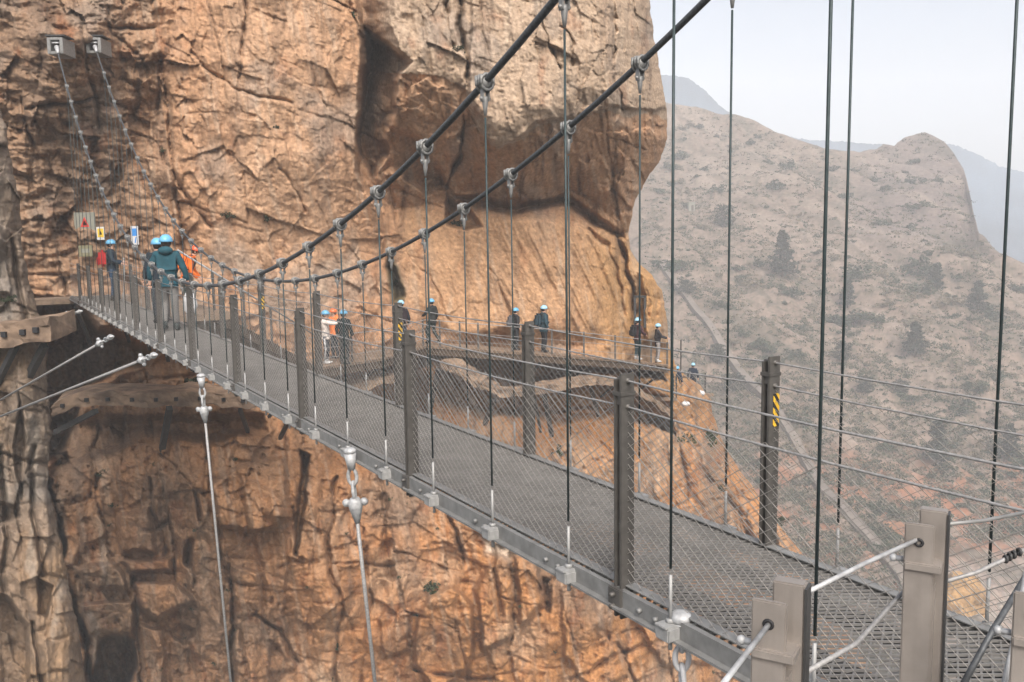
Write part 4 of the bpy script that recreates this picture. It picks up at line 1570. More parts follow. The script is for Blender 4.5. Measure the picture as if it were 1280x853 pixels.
# ------------------------------------------------------------------ signs on the cliff
def sign(label, u0, v0, u1, v1, Y, matn, marks):
    c = at1((u0 + u1) / 2, (v0 + v1) / 2, Y)
    sc = Y / FOC
    wd, ht = (u1 - u0) * sc, (v1 - v0) * sc
    e = empty('sign', c)
    tag(e, label, 'sign')
    m = MB()
    m.box((0, 0, 0), (wd, .03, ht), None, .006)
    m.box((0, .2, 0), (.05, .4, .05))
    m.build('panel', M[matn], e)
    for mt, poly in marks:
        m = MB()
        n = len(poly)
        vs = [(x * wd / 2, -.021, z * ht / 2) for x, z in poly] + [(x * wd / 2, -.015, z * ht / 2) for x, z in poly]
        m.add(vs, [tuple(range(n))] + [(i, n + i, n + (i + 1) % n, (i + 1) % n) for i in range(n)])
        m.build('symbol', M[mt], e)


def wallY(u, v):
    return cliff_Y(u, v) - .35


sign('grey green board with red warning triangle on the cliff face', 93, 266, 119, 289, wallY(106, 277), 'sign_grey',
     [('red', [(-.42, -.55), (.42, -.55), (0, .55)]), ('sign_grey', [(-.2, -.38), (.2, -.38), (0, .2)])])
sign('small yellow notice on the cliff beside the warning board', 121, 284, 131, 300, wallY(126, 292), 'white',
     [('yellow', [(-.75, -.6), (.75, -.6), (.75, .75), (-.75, .75)]), ('black', [(-.4, -.2), (.4, -.2), (0, .5)])])
sign('white notice with blue symbol on the cliff above the walkers', 164, 283, 173, 306, wallY(168, 294), 'white',
     [('blue', [(-.6, -.05), (.6, -.05), (.6, .75), (-.6, .75)]), ('blue', [(-.1, -.8), (.2, -.8), (.5, -.2), (.2, -.2)])])
sign('faded olive panel on the rock beneath the warning board', 98, 307, 116, 321, wallY(106, 314), 'sign_olive',
     [('sign_grey', [(-.6, -.3), (.6, -.3), (.6, .4), (-.6, .4)])])

# ------------------------------------------------------------------ people
def skin_mesh(name, verts, edges, radii, root=0, sub=2):
    me = bpy.data.meshes.new('tmp')
    me.from_pydata(verts, edges, [])
    o = bpy.data.objects.new('tmp', me)
    COL.objects.link(o)
    sk = o.modifiers.new('s', 'SKIN')
    sk.use_smooth_shade = True
    ss = o.modifiers.new('u', 'SUBSURF')
    ss.levels = sub
    ss.render_levels = sub
    for i, r in enumerate(radii):
        d = me.skin_vertices[0].data[i]
        d.radius = r if isinstance(r, tuple) else (r, r)
        d.use_root = (i == root)
    bpy.context.view_layer.update()
    ev = o.evaluated_get(bpy.context.evaluated_depsgraph_get())
    out = bpy.data.meshes.new_from_object(ev)
    out.name = name
    bpy.data.objects.remove(o)
    bpy.data.meshes.remove(me)
    out.materials.clear()
    for p in out.polygons: p.use_smooth = True
    return out


FAB = {}


def fab(c):
    k = tuple(c)
    if k not in FAB: FAB[k] = fabric('cloth', c)
    return FAB[k]


def person(label, base, yaw, h=1.74, jacket=(.02, .03, .05), trousers=(.03, .04, .06), helmet=(.10, .42, .62), pack=None, arms=None, legs=None,
           lean=0.0, hem=.84, flare=1.0, look=0.0, hood=False, shoes=(.03, .03, .03), bag=None, pole=None, sleeve=None, stripe=None, nod=0.0):
    """yaw 0 faces away from the camera (+Y); local x = the person's right"""
    root = empty('person', base, yaw)
    tag(root, label, 'person', 'walkers in helmets')
    S = h / 1.75
    ca, sa = math.cos(lean), math.sin(lean)

    def up(p):              # lean the upper body forward about the hip
        x, y, z = p
        z -= .93
        return Vector((x, y * ca + z * sa, z * ca - y * sa + .93)) * S

    def lo(p):
        return Vector(p) * S
    A = {'L': ((-.255, -.03, 1.14), (-.27, .07, .90)), 'R': ((.255, -.03, 1.14), (.27, .07, .90))}
    A.update(arms or {})
    G = {'L': ((-.095, .03, .50), (-.10, -.02, .09)), 'R': ((.095, .03, .50), (.10, -.02, .09))}
    G.update(legs or {})
    pel, wai, che, nck = lo((0, 0, .95)), up((0, 0, 1.10)), up((0, -.01, 1.30)), up((0, 0, 1.46))
    hd = up((0, .02, 1.60))
    cr_, sr_ = math.cos(look), math.sin(look)

    def hv(x, y, z):        # a point on the head, turned on the neck
        y2 = y * math.cos(nod) + z * math.sin(nod)
        z2 = z * math.cos(nod) - y * math.sin(nod)
        return hd + Vector((x * cr_ - y2 * sr_, x * sr_ + y2 * cr_, z2)) * S
    # ---- the body: one skin
    V = [pel, wai, che, nck, hv(0, 0, -.06), hv(0, .005, .02), hv(0, 0, .09)]
    R = [(.13 * S, .10 * S), (.125 * S, .09 * S), (.15 * S, .10 * S), .052 * S, .066 * S, .082 * S, .07 * S]
    E = [(0, 1), (1, 2), (2, 3), (3, 4), (4, 5), (5, 6)]
    hands = {}
    for k, sx in (('L', -1), ('R', 1)):
        i = len(V)
        sh = up((sx * .17, -.01, 1.40))
        el, wr = up(A[k][0]), up(A[k][1])
        d = (wr - el).normalized()
        V += [sh, el, wr, wr + d * .07 * S]
        R += [.055 * S, .042 * S, .030 * S, (.034 * S, .022 * S)]
        E += [(2, i), (i, i + 1), (i + 1, i + 2), (i + 2, i + 3)]
        hands[k] = (wr + d * .06 * S, d, sx)
        i = len(V)
        kn, an = lo(G[k][0]), lo(G[k][1])
        V += [lo((sx * .09, 0, .88)), kn, an]
        R += [.085 * S, .055 * S, .04 * S]
        E += [(0, i), (i, i + 1), (i + 1, i + 2)]
    body = skin_mesh('body', V, E, R)
    bo = link('body', body, [M['skin'], M['hair']], root)
    # fingers, nose, ears, eyes, mouth belong to the same body mesh
    mb = MB()
    for k, (c, d, sx) in hands.items():
        x = d.cross(Vector((sx * .3, 1, 0))).normalized()
        y = d.cross(x)
        for j, (ox, L) in enumerate(((-.026, .062), (-.009, .072), (.008, .068), (.024, .054))):
            b = c + x * ox * S + d * .015 * S
            mb.tube([b, b + (d * .5 + y * .12) * L * S, b + (d * .85 + y * .42) * L * S], [.0095 * S, .0085 * S, .006 * S], 6)
        b = c - x * .03 * S - d * .03 * S
        mb.tube([b, b + (-x * .6 + d * .5) * .035 * S, b + (-x * .6 + d * 1.5) * .04 * S], [.011 * S, .010 * S, .007 * S], 6)
    mb.ball(hv(0, .088, -.005), .017 * S, .8, 1.1, 1.3, 8, 6)
    for sx in (-1, 1): mb.ball(hv(sx * .082, 0, -.005), .026 * S, .35, .8, 1.2, 8, 6)
    mb.mi = 1
    for sx in (-1, 1): mb.ball(hv(sx * .032, .076, .025), .011 * S, 1.2, .6, .7, 8, 6)
    mb.ball(hv(0, .078, -.048), .02 * S, 1.1, .4, .25, 8, 6)
    bm = bmesh.new()
    bm.from_mesh(body)
    t_ = mb.mesh('t')
    bm.from_mesh(t_)
    bm.to_mesh(body)
    bm.free()
    bpy.data.meshes.remove(t_)
    # hair
    m = MB()
    m.ball(hv(0, -.022, .015), .094 * S, .95, .95, 1.15, 12, 8, z0=-.75)
    m.build('hair', M['hair'], root)
    # jacket
    zz = hem
    V = [lo((0, 0, zz)), lo((0, 0, .97)), up((0, 0, 1.12)), up((0, -.015, 1.31)), up((0, -.01, 1.45)), up((0, 0, 1.51))]
    R = [(.172 * S * flare, .135 * S * flare), (.165 * S * (1 + (flare - 1) * .7), .13 * S * (1 + (flare - 1) * .7)), (.16 * S * (1 + (flare - 1) * .4), .125 * S), (.185 * S, .135 * S), (.11 * S, .09 * S), (.075 * S, .075 * S)]
    E = [(0, 1), (1, 2), (2, 3), (3, 4), (4, 5)]
    sl = []
    for k, sx in (('L', -1), ('R', 1)):
        i = len(V)
        el, wr = up(A[k][0]), up(A[k][1])
        V += [up((sx * .18, -.01, 1.40)), el, el.lerp(wr, .93)]
        R += [.078 * S, .064 * S, .052 * S]
        E += [(3, i), (i, i + 1), (i + 1, i + 2)]
    me = skin_mesh('jacket', V, E, R, 1)
    n = fbm(np.array([v.co.x * 9 + v.co.z * 3 for v in me.vertices]), np.array([v.co.z * 14 + v.co.y * 5 for v in me.vertices]), 3, 5)
    for v, k in zip(me.vertices, n): v.co += v.normal * (.016 * k * S)
    jk = link('jacket', me, fab(jacket), root)
    if hood:
        m = MB()
        m.ball(up((0, -.10, 1.47)), .115 * S, 1.15, .75, .7, 12, 8)
        m.build('hood', fab(jacket), jk)
    if sleeve:
        for k in 'R':
            el, wr = up(A[k][0]), up(A[k][1])
            m = MB()
            m.tube([el, el.lerp(wr, .5), el.lerp(wr, .95)], [.072 * S, .07 * S, .058 * S], 10)
            m.build('sleeve', fab(sleeve), jk)
    # trousers and boots
    V = [lo((0, 0, .98)), lo((0, 0, .88))]
    R = [(.15 * S, .115 * S), (.15 * S, .125 * S)]
    E = [(0, 1)]
    for k, sx in (('L', -1), ('R', 1)):
        i = len(V)
        kn, an = lo(G[k][0]), lo(G[k][1])
        V += [lo((sx * .095, 0, .80)), kn, kn.lerp(an, .5), an + Vector((0, 0, .03 * S))]
        R += [.10 * S, .075 * S, .066 * S, .062 * S]
        E += [(1, i), (i, i + 1), (i + 1, i + 2), (i + 2, i + 3)]
    me = skin_mesh('trousers', V, E, R, 0)
    tr = link('trousers', me, fab(trousers), root)
    if stripe:
        m = MB()
        for k, sx in (('R', 1),):
            kn, an = lo(G[k][0]), lo(G[k][1])
            m.tube([lo((sx * .15, 0, .84)), kn + Vector((sx * .05 * S, 0, 0)), an + Vector((sx * .045 * S, 0, .05))], .032 * S, 8)
        m.build('side_stripe', M['white'], tr)
    for k, sx in (('L', -1), ('R', 1)):
        an = lo(G[k][1])
        hl = max(0.0, an.z - .09 * S)
        m = MB()
        m.tube([an + Vector((0, 0, .07 * S)), an, an + Vector((0, -.02 * S, -.05 * S))], [.055 * S, .05 * S, .05 * S], 8)
        m.ball(an + Vector((0, .06 * S, -.055 * S)), .07 * S, .72, 1.9, .62, 10, 8)
        m.build('boot', fab(shoes), root)
    # helmet
    m = MB()
    rm = Matrix.Rotation(look, 3, 'Z') @ Matrix.Rotation(-nod, 3, 'X')
    m.ball(hv(0, -.005, .045), .122 * S, .97, 1.14, .98, 18, 9, z0=-.12, rot=rm)
    hm_ = m.build('helmet', mat('helmet_shell', helmet, .35, 0, .05, 6, spec=.5), root)
    m = MB()
    m.torus(hv(0, 0, .032), .122 * S, .009 * S, (rm @ Vector((1, 0, 0)), rm @ Vector((0, 1.14, 0)), rm @ Vector((0, 0, 1))), 20, 6, .97)
    m.build('rim', mat('helmet_rim', tuple(c * .6 for c in helmet), .4, 0, .05, 6), hm_)
    for a in (-.05, .05):
        m = MB()
        m.tube([hv(a - .008, -.10, .10), hv(a, 0, .158), hv(a + .006, .09, .115)], .008 * S, 6)
        m.build('ridge', mat('helmet_ridge', tuple(c * .75 for c in helmet), .4, 0, .05, 6), hm_)
    if pack:
        pc = up((0, -.23, 1.22))
        m = MB()
        axs = ((1, 0, 0), Vector((0, ca, -sa)), Vector((0, sa, ca)))
        m.box(pc, (.32 * S, .20 * S, .48 * S), axs, .07 * S)
        m.box(pc + axs[1] * -.11 * S + axs[2] * -.08 * S, (.24 * S, .08 * S, .24 * S), axs, .03 * S)
        pk = m.build('backpack', fab(pack), root)
        for sx in (-1, 1):
            m = MB()
            m.tube([up((sx * .11, -.15, 1.40)), up((sx * .11, -.02, 1.49)), up((sx * .12, .12, 1.38)), up((sx * .15, .11, 1.15)), up((sx * .16, -.10, 1.04))], .021 * S, 6)
            m.build('strap', M['black'], pk)
    return root, hands


BLUE = (.13, .37, .58)
PALE = (.28, .52, .68)


def deck_pos(u, Y, n):
    s = (Y - n * NRM.y) / DIR.y
    return bp(s, n, .0)


def yaw_to(x, y):
    return math.atan2(-x, y)


ALONG = yaw_to(DIR.x, DIR.y)
LZ = dz(S_END) - .075
# group at the far end of the bridge
p = bp(27.9, 3.55)
r1, h1_ = person('person in dark jacket with red backpack and white walking pole at the bridge end', p, yaw_to(1, .35), 1.76, (.018, .03, .045), (.03, .06, .11), BLUE, pack=(.42, .03, .03),
                 arms={'R': ((.26, .05, 1.14), (.24, .30, 1.06)), 'L': ((-.26, .05, 1.14), (-.2, .30, 1.10))}, look=-.2)
c, d, sx = h1_['R']
q = r1.matrix_basis @ c
e = MB(q)
e.tube([q + Vector((0, 0, .15)), q, q + Vector((.12, -.5, -1.08))], .017, 6)
e.ball(q + Vector((0, 0, .15)), .03, 1, 1, 1.3, 8, 6)
o = e.build('walking_pole', M['white_steel'], None, q)
tag(o, 'white walking pole held by the person with the red backpack', 'walking pole')
p = bp((18.6 - 3.35 * NRM.y) / DIR.y, 3.42)
person('person in black jacket walking just ahead of the teal jacket, mostly hidden', p, ALONG + .1, 1.78, (.015, .022, .03), (.03, .035, .045), BLUE)
p = bp((17.0 - 3.3 * NRM.y) / DIR.y, 3.26)
r3, h3_ = person('person in teal hooded jacket and grey trousers carrying a white bag along the deck', p, ALONG - .35, 1.84, (.014, .060, .080), (.15, .145, .14), BLUE, hood=True,
                 arms={'R': ((.29, -.02, 1.13), (.33, .06, .89)), 'L': ((-.30, -.02, 1.13), (-.32, .02, .90))},
                 legs={'L': ((-.09, .10, .52), (-.09, -.08, .12)), 'R': ((.09, .0, .50), (.10, .05, .09))}, hem=.86, flare=1.05, shoes=(.04, .05, .05))
c, d, sx = h3_['R']
q = r3.matrix_basis @ (c + d * .05)
m = MB(q)
m.ball(q + Vector((0, 0, -.30)), .25, .55, .38, 1, 14, 10)
for i, v_ in enumerate(m.v): m.v[i] = v_ + Vector((math.sin(v_.z * 31) * .012, math.sin(v_.z * 23 + v_.x * 30) * .012, 0))
m.torus(q + Vector((0, 0, -.03)), .05, .008, (Vector((1, 0, 0)), Vector((0, 0, 1)), Vector((0, 1, 0))), 12, 5)
o = m.build('plastic_bag', M['white'], None, q)
tag(o, 'white plastic bag hanging from the hand of the person in teal', 'bag')
p = at1(233, 376, 22.6)
p.z = dz(24) - .08
person('person in orange jacket and orange helmet leaning forward with an orange backpack', p, yaw_to(1, .25), 1.72, (.62, .13, .02), (.02, .035, .03), (.60, .09, .03), pack=(.75, .17, .02), lean=.42,
       arms={'R': ((.24, .10, 1.12), (.2, .36, .98)), 'L': ((-.24, .12, 1.12), (-.18, .36, 1.0))}, nod=.35)


def walk_pos(u, Y, dzp=0.02):
    p = at1(u, 440, Y)
    p.z = wz(u) + dzp
    return p


person('person in white jacket with dark trousers reaching both arms forward on the cliff walkway', walk_pos(408, 28.9), yaw_to(1, -.1), 1.76, (.62, .55, .50), (.02, .03, .045), BLUE,
       arms={'R': ((.20, .30, 1.33), (.12, .55, 1.36)), 'L': ((-.2, .28, 1.33), (-.12, .5, 1.38))}, stripe=True, shoes=(.5, .5, .5))
person('person in black clothes seen from behind beside the white jacket on the cliff walkway', walk_pos(431, 28.7), yaw_to(.35, 1), 1.80, (.012, .018, .02), (.015, .02, .022), BLUE)
person('person in orange hooded jacket half hidden between the white jacket and the black clothes', walk_pos(419, 30.3), yaw_to(-.6, -1), 1.72, (.70, .20, .06), (.02, .03, .04), (.68, .16, .05), hood=True)
person('person in black jacket and jeans facing the rock behind the striped post', walk_pos(503, 32.2), yaw_to(-.3, 1), 1.84, (.012, .014, .02), (.05, .07, .11), PALE, pack=(.02, .012, .015), hem=.9, shoes=(.3, .3, .3))
person('person in dark jacket striding beside the low gate posts of the walkway', walk_pos(541, 33.9), yaw_to(-.8, .7), 1.74, (.02, .022, .022), (.02, .03, .03), BLUE,
       legs={'L': ((-.09, .22, .52), (-.10, .12, .10)), 'R': ((.09, .02, .5), (.10, -.26, .14))}, arms={'L': ((-.27, .1, 1.16), (-.22, .33, 1.08))})
person('person in black jacket with pale backpack standing behind a bridge post', walk_pos(645, 34.6), yaw_to(.9, .4), 1.66, (.015, .015, .017), (.02, .022, .025), BLUE, pack=(.10, .10, .11))
person('person in long dark blue rain cape in the middle of the cliff walkway', walk_pos(680, 34.9), yaw_to(.9, .35), 1.86, (.018, .045, .06), (.018, .02, .024), PALE, pack=(.018, .04, .055), hem=.74, flare=1.35)
person('person in maroon jacket with black backpack near the right end of the walkway', walk_pos(797, 38.1), yaw_to(.9, .55), 1.84, (.05, .018, .022), (.03, .055, .065), PALE, pack=(.015, .015, .018), shoes=(.4, .4, .4),
       arms={'R': ((.26, .06, 1.15), (.2, .28, 1.02)), 'L': ((-.26, .05, 1.14), (-.2, .3, 1.02))})
person('person in long dark coat holding the rail at the right end of the walkway', walk_pos(822, 39.4), yaw_to(1, .1), 1.74, (.02, .018, .022), (.25, .23, .22), PALE, hem=.66, flare=1.1,
       arms={'R': ((.26, .12, 1.18), (.22, .40, 1.10)), 'L': ((-.26, .12, 1.18), (-.2, .38, 1.1))}, shoes=(.45, .45, .45))
p = at1(866, 493, 47.8)
person('person in dark blue jacket on the far walkway behind the cliff corner', p, yaw_to(.4, 1), 1.74, (.015, .025, .045), (.02, .03, .04), PALE)
p = at1(846, 499, 44.6)
person('person in dark jacket half hidden by the cliff corner on the far walkway', p, yaw_to(.6, 1), 1.70, (.015, .025, .045), (.02, .03, .04), BLUE)


# ------------------------------------------------------------------ plants
def leaf_cloud(pts, size, flat=.55, rng=RNG):
    """many small leaf shaped faces at pts (n,3)"""
    n = len(pts)
    d1 = rng.normal(size=(n, 3))
    d1 /= np.linalg.norm(d1, axis=1, keepdims=True)
    d2 = np.cross(d1, rng.normal(size=(n, 3)))
    d2 /= np.linalg.norm(d2, axis=1, keepdims=True)
    s = size * rng.uniform(.6, 1.3, (n, 1))
    a, b = d1 * s, d2 * s * flat
    V = np.stack([pts - a, pts + b, pts + a, pts - b], 1).reshape(-1, 3)
    F = np.arange(n * 4).reshape(-1, 4)
    return V, F


def shrub_mesh(name, seed, n=420, r=1.0, leaf=.10):
    rng = np.random.default_rng(seed)
    k = 14
    cen = rng.normal(size=(k, 3)) * (.42, .42, .22) + (0, 0, .42)
    rad = rng.uniform(.18, .38, k)
    i = rng.integers(0, k, n)
    q = rng.normal(size=(n, 3))
    q /= np.linalg.norm(q, axis=1, keepdims=True)
    P = cen[i] + q * rad[i][:, None] * rng.uniform(.5, 1.05, (n, 1))
    P[:, 2] = np.abs(P[:, 2])
    V, F = leaf_cloud(P * r, leaf * r, .6, rng)
    return np_mesh(name, V, F, smooth=False)


def stems_mesh(name, seed, r=1.0):
    m = MB()
    rng = random.Random(seed)
    for i in range(7):
        a = rng.uniform(0, 6.28)
        m.tube([(0, 0, -.25 * r), (math.cos(a) * .15 * r, math.sin(a) * .15 * r, .25 * r), (math.cos(a) * .38 * r, math.sin(a) * .38 * r, .62 * r)], [.035 * r, .025 * r, .008 * r], 5)
    return m.mesh(name)


HV = [shrub_mesh('crown', 40 + i, 460) for i in range(6)]
HVD = [me.copy() for me in HV]
SV = [stems_mesh('stem', 40 + i) for i in range(3)]
for me in HV: me.materials.append(M['scrub'])
for me in HVD: me.materials.append(M['dry'])
for me in SV: me.materials.append(M['bark'])


def ridge_v(u):
    return float(interp(u, RIDGE))


rnd = random.Random(5)
cnt = 0
while cnt < 290:
    u = rnd.uniform(800, 1285)
    v = rnd.uniform(150, 790)
    if v < ridge_v(u) + 14 or u < interp(v, EDGE) + 4: continue
    if u > 1150 and v > 655: continue
    if rnd.random() > .35 + .65 * sstep(float(noise2(np.array([u / 60.]), np.array([v / 45.]), 77)[0]), -.3, .4): continue
    P = hill_point(np.array([u]), np.array([v]))[0]
    dry = rnd.random() < .4
    e = empty('hillside_shrub', tuple(P - np.array((0, 0, .1))), rnd.uniform(0, 6.28))
    if dry:
        tag(e, 'low straw coloured dry bush on the slope across the gorge', 'shrub', 'dry bushes dotted over the hillside')
    else:
        tag(e, 'low grey green bush on the slope across the gorge', 'shrub', 'green bushes dotted over the hillside')
    s_ = 1.25 * rnd.choice((.8, 1.0, 1.2, 1.6, 2.3)) * rnd.uniform(.8, 1.2) * (1 if not dry else .8) * (1.25 if v < 400 else .9)
    e.scale = (s_ * rnd.uniform(.9, 1.3), s_ * rnd.uniform(.9, 1.3), s_ * rnd.uniform(.7, 1.0))
    k = rnd.randrange(6)
    link('crown', (HVD if dry else HV)[k], None, e)
    link('stem', SV[k % 3], None, e)
    cnt += 1
# the countless small tufts between the bushes
V, F, nb = [], [], 0
rng = np.random.default_rng(3)
nt_ = 0
tu = rng.uniform(800, 1290, 20000)
tv = rng.uniform(130, 840, 20000)
ok = (tv > interp(tu, RIDGE) + 3) & (tu > interp(tv, EDGE) - 5) & ~((tu > 1150) & (tv > 655))
dn = noise2(tu / 45, tv / 35, 78)
ok &= rng.uniform(size=20000) < np.clip(.5 + .8 * dn, .12, 1)
PT = hill_point(tu[ok], tv[ok])
kk = 26
i = np.repeat(np.arange(len(PT)), kk)
sz = rng.uniform(.2, .85, len(PT))[i]
o_ = rng.normal(size=(len(i), 3)) * np.stack([sz, sz, sz * .55], 1)
o_[:, 2] = np.abs(o_[:, 2])
V, F = leaf_cloud(PT[i] + o_, .22, .6, rng)
sel = rng.uniform(size=len(PT))[i] < .5
V4 = V.reshape(-1, 4, 3)
for nm, msk, mt in (('hillside_scrub', sel, 'scrub'), ('hillside_dry_grass', ~sel, 'dry')):
    vv_ = V4[msk].reshape(-1, 3)
    o = link(nm, np_mesh(nm, vv_, np.arange(len(vv_)).reshape(-1, 4), smooth=False), M[mt])
    o['kind'] = 'stuff'


def conifer(label, u, v, h, wd, seed, leafm='pine', round_=False):
    """u, v = foot of the tree"""
    P = hill_point(np.array([u]), np.array([v]))[0]
    e = empty('pine_tree', tuple(P))
    tag(e, label, 'tree', 'pines on the far slope')
    rng = np.random.default_rng(seed)
    m = MB()
    m.tube([(0, 0, -.4), (.05, 0, h * .3), (0, .04, h * .65), (.03, 0, h * .97)], [h * .03, h * .024, h * .014, h * .004], 7)
    nb_ = 26
    tips = []
    for k in range(nb_):
        t = .10 + .86 * k / nb_
        a = k * 2.4 + rng.uniform(-.4, .4)
        if round_:
            L = wd * math.sqrt(max(.05, 1 - ((t - .5) / .55) ** 2)) * rng.uniform(.7, 1.1)
        else:
            L = wd * (1 - t) ** .75 * rng.uniform(.6, 1.15) + .1
        b = np.array((0, 0, h * t))
        tip = b + np.array((math.cos(a) * L, math.sin(a) * L, h * .05 * rng.uniform(-.3, 1.6)))
        m.tube([tuple(b), tuple(tip)], [h * .009, h * .002], 4)
        tips.append((b, tip))
    m.build('trunk', M['bark'], e)
    pts = []
    for b, tip in tips:
        n = 95
        t = rng.uniform(.2, 1.08, (n, 1))
        L = np.linalg.norm(tip - b)
        pts.append(b + (tip - b) * t + rng.normal(size=(n, 3)) * (.16 * L * (1.25 - t) + h * .022) * (1, 1, .6))
    pts.append(np.array((0, 0, h * .93)) + rng.normal(size=(40, 3)) * (h * .02, h * .02, h * .04))
    V, F = leaf_cloud(np.concatenate(pts), h * .04, .4, rng)
    link('crown', np_mesh('crown', V, F, smooth=False), M[leafm], e)


for (u, v, hp, wp, rd, lab) in [(978, 336, 58, 19, 0, 'tallest dark pine high on the hazy slope left of the hanger rods'), (1060, 365, 38, 13, 0, 'small dark pine on the slope between two hanger rods'),
                               (1144, 435, 44, 19, 0, 'broad pine at mid slope right of the double hanger rods'), (1171, 568, 58, 17, 0, 'slender pine low on the slope behind the wire net'),
                               (1053, 445, 28, 13, 1, 'round dark bush like pine at mid slope beside the hanger rod'), (1170, 345, 34, 14, 0, 'faint pine in the haze under the butte'),
                               (1222, 380, 40, 16, 0, 'faint pine in the haze right of the slanting hanger'), (1262, 560, 46, 17, 0, 'pine at the right edge behind the net'),
                               (1082, 482, 24, 13, 1, 'small round pine low on the slope above the handrail rope'), (1127, 475, 20, 12, 1, 'low dark round pine beside the handrail rope on the slope'),
                               (916, 475, 24, 17, 1, 'round dark pine beside the diagonal wall'), (897, 440, 26, 12, 1, 'dark round pine behind the left hanger rod'),
                               (905, 275, 28, 18, 1, 'hazy round tree near the white hut'), (858, 360, 20, 12, 1, 'small dark tree above the diagonal wall by the cliff')]:
    P = hill_point(np.array([u]), np.array([v]))[0]
    sc = P[1] / FOC
    conifer(lab, u, v, hp * sc, wp * sc, int(u), 'pine', bool(rd))

# tufts and bushes rooted in the cliff
def cliff_bush(label, u, v, r, seed, n=260, matn='leaf', Y=None, name='cliff_bush'):
    Y = Y if Y else cliff_Y(u, v)
    e = empty(name, at1(u, v + r * .6, Y - .05 * r / 10))
    tag(e, label, 'bush', 'tufts on the lower cliff' if name == 'cliff_tuft' else 'plants growing on the cliff')
    rr = r * Y / FOC
    me = shrub_mesh('crown', seed, n, rr, .13)
    link('crown', me, M[matn], e)
    link('stem', stems_mesh('stem', seed, rr), M['bark'], e)


for i, (u, v, r, mt, lab) in enumerate([(243, 474, 19, 'leaf', 'dark green bush on the rock just under the bridge deck'), (540, 728, 17, 'leaf', 'spiky dark green tuft on the orange lower cliff'),
                                       (522, 770, 9, 'leaf', 'small green tuft in the crack below the spiky one'), (72, 805, 22, 'leaf', 'patch of green plants at the lower left beside the rock pillar'),
                                       (516, 838, 6, 'leaf', 'tiny tuft at the bottom of the cracked orange block'), (422, 806, 7, 'leaf', 'tiny dark tuft on the bare lower cliff'),
                                       (496, 350, 12, 'leaf', 'dark growth in the slot above the walkway people'), (204, 187, 6, 'leaf', 'tiny dark tuft on the upper tan wall beside the inner cable'),
                                       (345, 158, 5, 'leaf', 'tiny dark tuft on the plain upper wall'), (287, 268, 9, 'leaf', 'small dark tuft above the lowest point of the cables'),
                                       (334, 272, 8, 'leaf', 'small dark tuft left of the near cable'), (124, 592, 6, 'leaf', 'tiny tuft in the crack left of the falling tie rope'),
                                       (140, 631, 5, 'leaf', 'tiny tuft at the foot of the crack under the old slab'), (570, 280, 11, 'leaf', 'dark tuft in the pocket under the overhang'),
                                       (885, 545, 17, 'scrub', 'grey green bush on the rocky shoulder right of the walkway'), (858, 545, 13, 'scrub', 'brownish bush on the rocky shoulder below the far walkway'),
                                       (696, 560, 15, 'leaf', 'green bush just beyond the deck grating behind the net'), (610, 640, 15, 'dry', 'dry bush on the pale rock top below the deck'),
                                       (12, 372, 9, 'leaf', 'dark moss clump on the rock pillar'), (440, 20, 8, 'leaf', 'small green tuft at the top beside the cave'), (573, 60, 9, 'leaf', 'dark tuft in the vertical joint of the bulge'),
                                       (900, 610, 13, 'scrub', 'olive bush on the rocky shoulder near the striped post'), (975, 650, 10, 'leaf', 'green tuft on the rocky shoulder left of the hanger rod')]):
    Y = None
    if 'pillar' in lab and u < 50: Y = 19.6
    cliff_bush(lab, u, v, r, 300 + i, 260, mt, Y)

rt = random.Random(21)
k_ = 0
while k_ < 26:
    u, v = rt.uniform(110, 900), rt.uniform(560, 850)
    if u > interp(v, EDGE) - 25 or v < 655 + .52 * (u - 627) + 25: continue
    cliff_bush('small dark tuft clinging to the orange wall below the bridge', u, v, rt.uniform(2.5, 6), 400 + k_ % 5, 110, 'leaf', None, 'cliff_tuft')
    k_ += 1
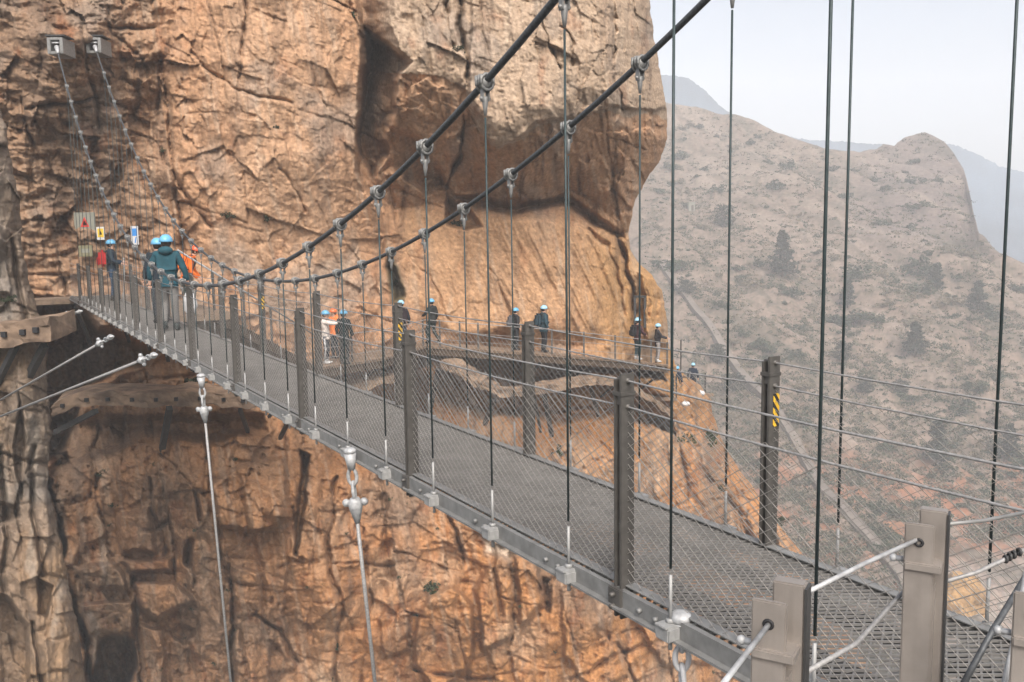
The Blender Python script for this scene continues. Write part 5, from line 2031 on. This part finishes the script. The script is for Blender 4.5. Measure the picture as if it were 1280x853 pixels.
# ------------------------------------------------------------------ wall running down the slope, hut, loose rocks
wl_px = [(826, 318), (850, 352), (880, 392), (915, 440), (950, 490), (990, 550), (1030, 605), (1070, 655), (1105, 700), (1145, 760), (1180, 815)]
PW = []
for (a, b), (c_, d_) in zip(wl_px[:-1], wl_px[1:]):
    for k in range(8):
        PW.append(hill_point(np.array([a + (c_ - a) * k / 8.]), np.array([b + (d_ - b) * k / 8.]))[0])
PW = np.array(PW)
for _ in range(6): PW[1:-1] = (PW[:-2] + PW[1:-1] * 2 + PW[2:]) / 4
W = [Vector(q) for q in PW]
m = MB(W[0])
ol = offs(W, .8)
o2 = offs(W, -.8)
strip(m, [q + Vector((0, 0, 1.3)) for q in o2], [q + Vector((0, 0, 1.3)) for q in ol], 3.2)
o = m.build('canal_wall', mat('canal_concrete', (.15, .125, .105), .95, 0, .25, .35), None, W[0])
tag(o, 'straight pale concrete wall running diagonally down the dry hillside', 'wall')
P = hill_point(np.array([864]), np.array([249]))[0]
e = empty('hut', tuple(P))
tag(e, 'tiny white hut high on the slope next to the cliff', 'hut')
m = MB()
m.box((0, 0, 1.0), (1.9, 2.0, 2.6), None, .03)
m.build('wall', M['sign_grey'], e)
m = MB()
m.box((0, 0, 2.4), (2.3, 2.4, .18))
m.build('roof', M['sign_grey'], e)
m = MB()
m.box((.2, -1.02, .7), (.7, .05, 1.7))
m.build('door', M['dark_wood'], e)

# ochre outcrop beside the pale track, low on the far slope
def boulder(label, u, v, wpx, hpx, seed, col, name='boulder'):
    P = hill_point(np.array([u]), np.array([v]))[0]
    sc = P[1] / FOC
    bm = bmesh.new()
    bmesh.ops.create_icosphere(bm, subdivisions=4, radius=1)
    q = np.array([tuple(v_.co) for v_ in bm.verts])
    f1, f2, cid, px, pz = worley(q[:, 0] * 1.7 + q[:, 1] * 1.3 + seed, q[:, 2] * 1.7 - q[:, 1] * .9, seed)
    k = 1 + .28 * (cid - .5) + .22 * fbm(q[:, 0] * 1.5 + seed, q[:, 2] * 1.5 + q[:, 1], 4, seed)
    for v_, kk_ in zip(bm.verts, k):
        c = v_.co * float(kk_)
        v_.co = Vector((c.x * wpx * sc / 2, c.y * wpx * sc / 2, c.z * hpx * sc / 2))
    me = bpy.data.meshes.new(name)
    bm.to_mesh(me)
    bm.free()
    o = link(name, me, mat('boulder_rock', col, .95, 0, .3, .8, bump=.8, bscale=2.5, col2=tuple(c * .55 for c in col)), None, tuple(P))
    tag(o, label, 'rock')


boulder('ochre rock outcrop beside the pale track at the lower right', 1203, 742, 62, 74, 5, (.34, .20, .08))
boulder('pale rock at the edge of the track right of the ochre outcrop', 1262, 735, 38, 22, 6, (.28, .24, .2))
boulder('reddish rock hump on the slope above the twin plate post', 1120, 640, 46, 22, 8, (.26, .125, .065))
